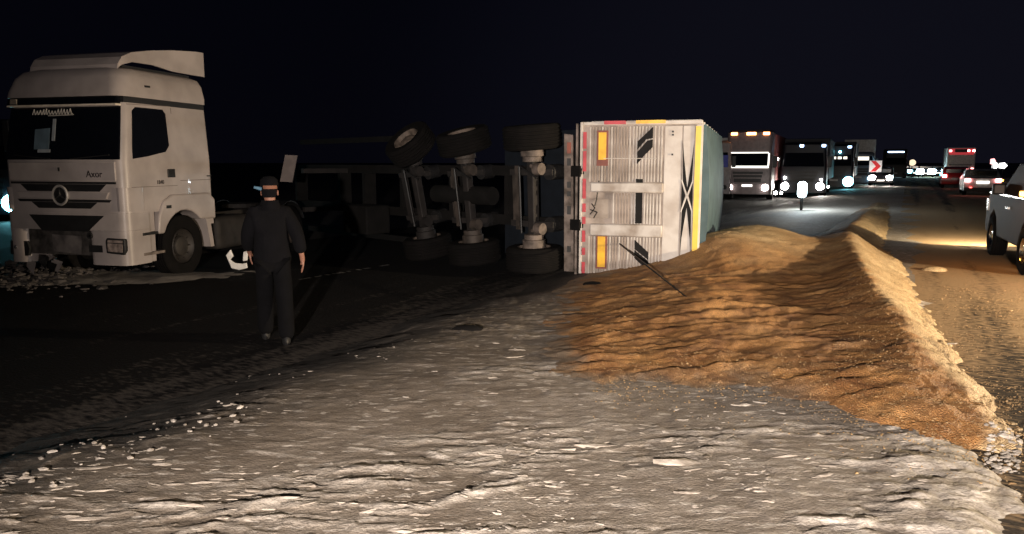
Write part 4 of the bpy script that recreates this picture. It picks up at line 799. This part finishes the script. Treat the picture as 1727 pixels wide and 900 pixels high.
# pale lorry half hidden behind the teal tarp
t6 = lorry('pale truck half hidden between the teal tarp and the cream truck', lead(1192, 336), TOWARDS + R(4), mat('grey_cab', (.20, .17, .17), .5), WHITEBOX, HEAD, BLUEM, (), hgt=3.2, boxh=3.4, heads=(0, 0))
q = MB(); q.box(-.02, .07, .4, 1.05, 1.75, 2.4); q.build('blue_panel', mat('blue_panel', (.02, .03, .22), .5, emit=(.02, .03, .3), es=.05), t6)
# truck at the extreme left, behind the white tractor
t7 = lorry('truck with cyan lights standing behind the white tractor at the far left', (atd(-38, 330, 24).x, 24, -.2), R(-62), DARKCAB, DARKBOX, CYAN, CYAN, ((.6, -.9, .1), (-.6, -.9, .1)), hgt=3.2, headr=.30, group=None)

def car(name, label, cat, pos, rz, paint, prof, w, glassz, lights, group=None, wr=.32, wb=(-1.35, 1.35), parts=()):
    # prof: side outline (x, z); x forward
    r = thing(name, label, cat, pos, rz, group)
    q = MB(); n = len(prof)
    q.loft([[(x, y * (1 if z < glassz else .84), z) for x, z in prof] for y in (-w, -w * .97, w * .97, w)]); q.build('body', paint, r, bevel=.04, seg=3)
    for s in (-1, 1):
        for x in wb: wheel(r, x, s * (w - .09), wr, wr, .20, s)
    for nm, m, box, bv in lights:
        q = MB(); q.box(*box); q.build(nm, m, r, bevel=bv, seg=4 if bv > .06 else 2)
    return r
SEDAN = [(-2.2, .35), (-2.25, .62), (-2.18, .95), (-1.75, 1.02), (-1.1, 1.42), (.2, 1.45), (1.0, 1.0), (2.0, .88), (2.2, .65), (2.15, .32), (1.7, .22), (-1.8, .22)]
HATCH = [(-2.0, .30), (-2.08, .60), (-2.0, 1.0), (-1.75, 1.42), (-1.3, 1.52), (.2, 1.5), (1.0, 1.02), (1.95, .9), (2.1, .65), (2.05, .32), (1.6, .22), (-1.7, .22)]
REDP = mat('red_car_paint', (.30, .015, .018), .3, coat=.4); WCAR = mat('white_car_paint', (.62, .60, .58), .35, coat=.3); DCAR = mat('dark_car_paint', (.05, .045, .055), .28, coat=.5)
def taillights(w, x, z, m, glass=True):
    L_ = [('tail_light', m, (x - .03, x + .12, s * w - .30 if s > 0 else s * w + .02, s * w - .02 if s > 0 else s * w + .30, z - .09, z + .09), .03) for s in (-1, 1)]
    return L_
c1 = at(1650, 327)
car('white_car', 'white saloon with red tail lights lit, driving away behind the bus', 'car', (c1.x, c1.y, 0), AWAY, WCAR, SEDAN, .88, 1.03,
    taillights(.88, -2.28, .84, REDHOT) + [('number_plate', PLATE, (-2.31, -2.26, -.30, .30, .66, .80), .01), ('rear_window', GLASS, (-1.66, -1.25, -.66, .66, 1.06, 1.36), .02), ('bumper', BLACKP, (-2.33, -2.1, -.86, .86, .24, .44), .03), ('reflector', REDL, (-2.345, -2.31, .50, .62, .42, .46), 0), ('side_lamp', AMBER, (-2.26, -2.1, -.95, -.88, .80, .88), 0)])
c2 = at(1608, 316)
car('red_car', 'red hatchback with tail lights lit, between the bus and the white saloon', 'car', (c2.x, c2.y, 0), AWAY, REDP, HATCH, .86, 1.03,
    taillights(.86, -2.09, .86, REDHOT) + [('rear_window', GLASS, (-2.0, -1.7, -.64, .64, 1.08, 1.36), .02), ('number_plate', WHITE, (-2.12, -2.05, -.26, .26, .62, .74), .01)])
def oncoming(label, px, py, z, headm, r=.16, rz=0):
    p = at(px, py, 0); return car('oncoming_car', label, 'car', (p.x, p.y, z), TOWARDS + rz, DCAR, HATCH, .86, 1.03, [('headlight', headm, (1.8, 2.14, s * .60 - r, s * .60 + r, .66 - r * .8, .66 + r * .8), r * .75) for s in (-1, 1)] + [('windshield', GLASS, (.45, .9, -.68, .68, 1.06, 1.36), .02), ('number_plate', PLATE, (2.1, 2.16, -.26, .26, .42, .52), .01)], 'oncoming cars with headlights on')
oncoming('dark car with round white headlights just below the red chevron sign', 1486, 312, -.05, HEAD, .26)
oncoming('distant car with dazzling white headlights, right of the round road sign', 1560, 298, 0, HEADB, .42)
oncoming('distant car with white headlights close left of the bus', 1582, 297, 0, HEADB, .34)
oncoming('small far car with pale headlights between the strip-lamp truck and the round sign', 1524, 296, 0, HEADB, .2)
oncoming('distant car with a pale cyan glow between round sign and dazzling car', 1543, 297, 0, CYAN, .3)
# bus driving away
bpos = at(1618, 299)
bus = thing('coach_bus', 'pale coach with red rear roof band and lamps, driving away', 'bus', (bpos.x, bpos.y, 0), AWAY)
BH = 3.65; BW = 1.5
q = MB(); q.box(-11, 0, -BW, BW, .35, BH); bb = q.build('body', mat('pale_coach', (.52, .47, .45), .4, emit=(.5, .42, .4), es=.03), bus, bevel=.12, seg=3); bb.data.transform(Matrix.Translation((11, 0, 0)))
q = MB(); q.box(-.03, .05, -1.3, 1.3, 2.75, 3.5); q.build('rear_window', mat('red_lit_window', (.3, .02, .03), .3, emit=(1, .06, .08), es=.35), bus, bevel=.02)
q = MB(); q.box(-.05, .0, -.6, .7, 3.05, 3.45); q.build('dark_window', GLASS, bus)
for y in (-1.28, -.75, 1.15):
    q = MB(); q.box(-.10, -.02, y - .13, y + .13, 3.12, 3.34); q.build('roof_lamp', REDHOT, bus, bevel=.02)
for s in (-1, 1):
    q = MB(); q.box(-.06, .04, s * 1.25 - .12, s * 1.25 + .12, .9, 1.15); q.build('tail_light', REDHOT, bus)
    wheel(bus, 3.0, s * 1.35, .5, .5, .3, s)
q = MB(); q.box(-.05, .02, -1.2, 1.2, 1.5, 1.58); q.build('trim_strip', BLACKP, bus)

# dark off-roader at the right edge, its lamps shining up the road
sv = at(1690, 437); u0, v0 = UV(9.5, 14.4)
wx, wy = XY(2.42, 15.75)
PK = [(-2.3, .45), (-2.35, .75), (-2.28, 1.15), (-1.95, 1.78), (.15, 1.80), (.75, 1.28), (1.95, 1.20), (2.25, 1.05), (2.30, .60), (2.2, .42), (1.9, .40), (1.75, .75), (1.45, .88), (1.15, .75), (1.0, .40), (-1.0, .40), (-1.15, .75), (-1.45, .88), (-1.75, .75), (-1.9, .42)]
suv = thing('off_roader', 'dark off-road car with chrome trim at the right edge of the road', 'car', (wx + .15, wy, 0), AWAY + R(4))
q = MB()
SW = .93
q.loft([[(x, y * (1 if z < 1.3 else .86), z) for x, z in PK] for y in (-SW, -SW * .96, SW * .96, SW)]); q.build('body', mat('dark_brown_metallic', (.020, .015, .016), .62, .0, spec=.15, var=.1), suv, bevel=.04, seg=3)
for s in (-1, 1):
    for x in (-1.42, 1.42): wheel(suv, x, s * .83, .39, .39, .26, s, rim=CHROME)
    q = MB(); q.add([(-1.75, s * (SW * .86 + .008), 1.34), (.55, s * (SW * .87 + .012), 1.34), (.10, s * (SW * .86 + .008), 1.72), (-1.65, s * (SW * .86 + .008), 1.72)] + [(-1.75, s * .7, 1.34), (.55, s * .7, 1.34), (.10, s * .7, 1.72), (-1.65, s * .7, 1.72)], [(0, 1, 2, 3), (7, 6, 5, 4), (0, 4, 5, 1), (1, 5, 6, 2), (2, 6, 7, 3), (3, 7, 4, 0)]); q.build('side_window', GLASS, suv)
    q = MB(); q.box(.42, .58, s * SW, s * SW + s * .2, 1.22, 1.42) if s > 0 else q.box(.42, .58, s * SW - .2, s * SW, 1.22, 1.42); mo_ = q.build('mirror', BLACKP, suv, bevel=.03)
    q = MB(); q.box(2.12, 2.3, s * .72 - .2, s * .72 + .2, .86, 1.08); q.build('headlight', HEAD, suv, bevel=.03)
    q = MB(); q.box(1.95, 2.16, *(sorted((s * (SW - .02), s * (SW + .02)))), .84, 1.10); q.build('lamp_corner', CHROME, suv, bevel=.01)
    q = MB(); q.box(-1.9, 1.95, *(sorted((s * (SW - .01), s * (SW + .012)))), 1.20, 1.225); q.build('chrome_strip', CHROME, suv)
    q = MB(); q.box(-.02, .22, *(sorted((s * (SW - .01), s * (SW + .03)))), .98, 1.02); q.build('door_handle', CHROME, suv)
    q = MB(); q.box(-2.38, -2.2, s * .75 - .13, s * .75 + .13, .85, 1.15); q.build('tail_light', REDL, suv, bevel=.02)
al = bpy.data.lights.new('indicator_light', 'POINT'); al.energy = 25; al.color = (1, .40, .06); al.shadow_soft_size = .08
ao = bpy.data.objects.new('indicator_light', al); C.objects.link(ao); ao.parent = suv; ao.location = (-1.2, SW + .35, 1.45)
q = MB(); q.box(2.22, 2.36, -.9, .9, .46, .62); q.build('bumper', CHROME, suv, bevel=.03)
q = MB(); q.box(-1.02, -.86, SW - .10, SW + .03, 1.245, 1.33); q.build('indicator', AMBER, suv, bevel=.02)
for s in (.7,):
    fx, fy = XY(2.0, 18.5); tx, ty = XY(-.6, 24); spot('off_roader_beam', (fx, fy, .95), (tx, ty, 0), 900, (1, .80, .50), 110, .35, .06)

# ------------------------------------------------------------------ roadside things
# blazing lamp on its short post
lp = at(1351, 356, -.05); post = thing('lamp_post', 'blazing white lamp on a short dark post in the snowy median', 'lamp', (lp.x, lp.y, gz(lp.x, lp.y)))
q = MB(); q.tube((0, 0, -.1), (0, 0, .55), .055, n=10); q.build('post', BLACKP, post)
q = MB(); q.box(-.16, .16, -.15, .15, .50, 1.10); q.build('lamp_head', glow('blazing_lamp', (.70, .93, 1), 26), post, bevel=.13, seg=5)
pl_ = bpy.data.lights.new('post_lamp_light', 'POINT'); pl_.energy = 260; pl_.color = (.85, .95, 1); pl_.shadow_soft_size = .12
po = bpy.data.objects.new('post_lamp_light', pl_); C.objects.link(po); po.parent = post; po.location = (0, .1, 1.45)
# red and white chevron board
cpz = at(1475, 302); cb = thing('chevron_sign', 'white board with a red chevron arrow pointing right on a post', 'road sign', (cpz.x * .72, cpz.y * .72, 0), R(-28))
d_ = cpz.y * .72; k = d_ / 1247
cz = H - (280 - 274) * k; hw = 9.5 * k; hh_ = 9.5 * k
q = MB(); q.box(-hw, hw, -.02, .02, cz - hh_, cz + hh_); q.build('board', mat('retro_white', (.75, .72, .70), .4, emit=(1, .9, .9), es=.35), cb, bevel=.02)
q = MB(); q.prism([(-.75 * hw, cz + hh_ * .95), (0, cz + hh_ * .95), (hw * .85, cz), (0, cz - hh_ * .95), (-.75 * hw, cz - hh_ * .95), (.05 * hw, cz)], 'y', -.03, -.021); q.build('chevron', mat('retro_red', (.55, .01, .02), .4, emit=(1, .03, .04), es=.25), cb)
q = MB(); q.tube((0, .06, 0), (0, .06, cz + hh_ * .8), .04, n=8); q.build('post', STEEL, cb)
# round sign
rs = at(1537, 299); sg = thing('round_sign', 'small round pale sign glowing on a thin post beyond the chevron board', 'road sign', (rs.x, rs.y, 0), R(-28)); k = rs.y / 1247
q = MB(); q.lathe([(.001, -.02), (5.2 * k, -.02), (5.2 * k, .02), (.001, .02)], (0, 0, H), 'y', 20); q.build('disc', mat('retro_orange_white', (.8, .7, .55), .4, emit=(1, .8, .55), es=1.2), sg)
q = MB(); q.tube((0, .06, 0), (0, .06, H), .05, n=8); q.build('post', STEEL, sg)
# more distant traffic at the right: lit boards and red lamps
for px, py_, m, w, label, cat in ((1692, 279, glow('lit_white_board', (1, 1, 1), 3), 6, 'small white arrow-shaped lit board at the far right of the road', 'road sign'), (1679, 279, MATS['lit_white_board'], 5, 'small white lit board left of the arrow-shaped one', 'road sign'), (1675, 272, glow('pinkish_lamp', (1, .4, .4), 3), 4, 'pink round lamp above the small lit board', 'lamp')):
    p = atd(px, py_, 70); k = 70 / 1247; r = thing('lit_board' if cat == 'road sign' else 'warning_lamp', label, cat, (p.x, p.y, 0), R(-32))
    q = MB(); q.prism([(-w * k, p.z - 4 * k), (w * .3 * k, p.z - 5 * k), (w * k, p.z), (w * .3 * k, p.z + 5 * k), (-w * k, p.z + 4 * k)], 'y', -.03, .03); q.build('board', m, r)
    q = MB(); q.tube((0, .08, 0), (0, .08, p.z), .04, n=6); q.build('post', STEEL, r)
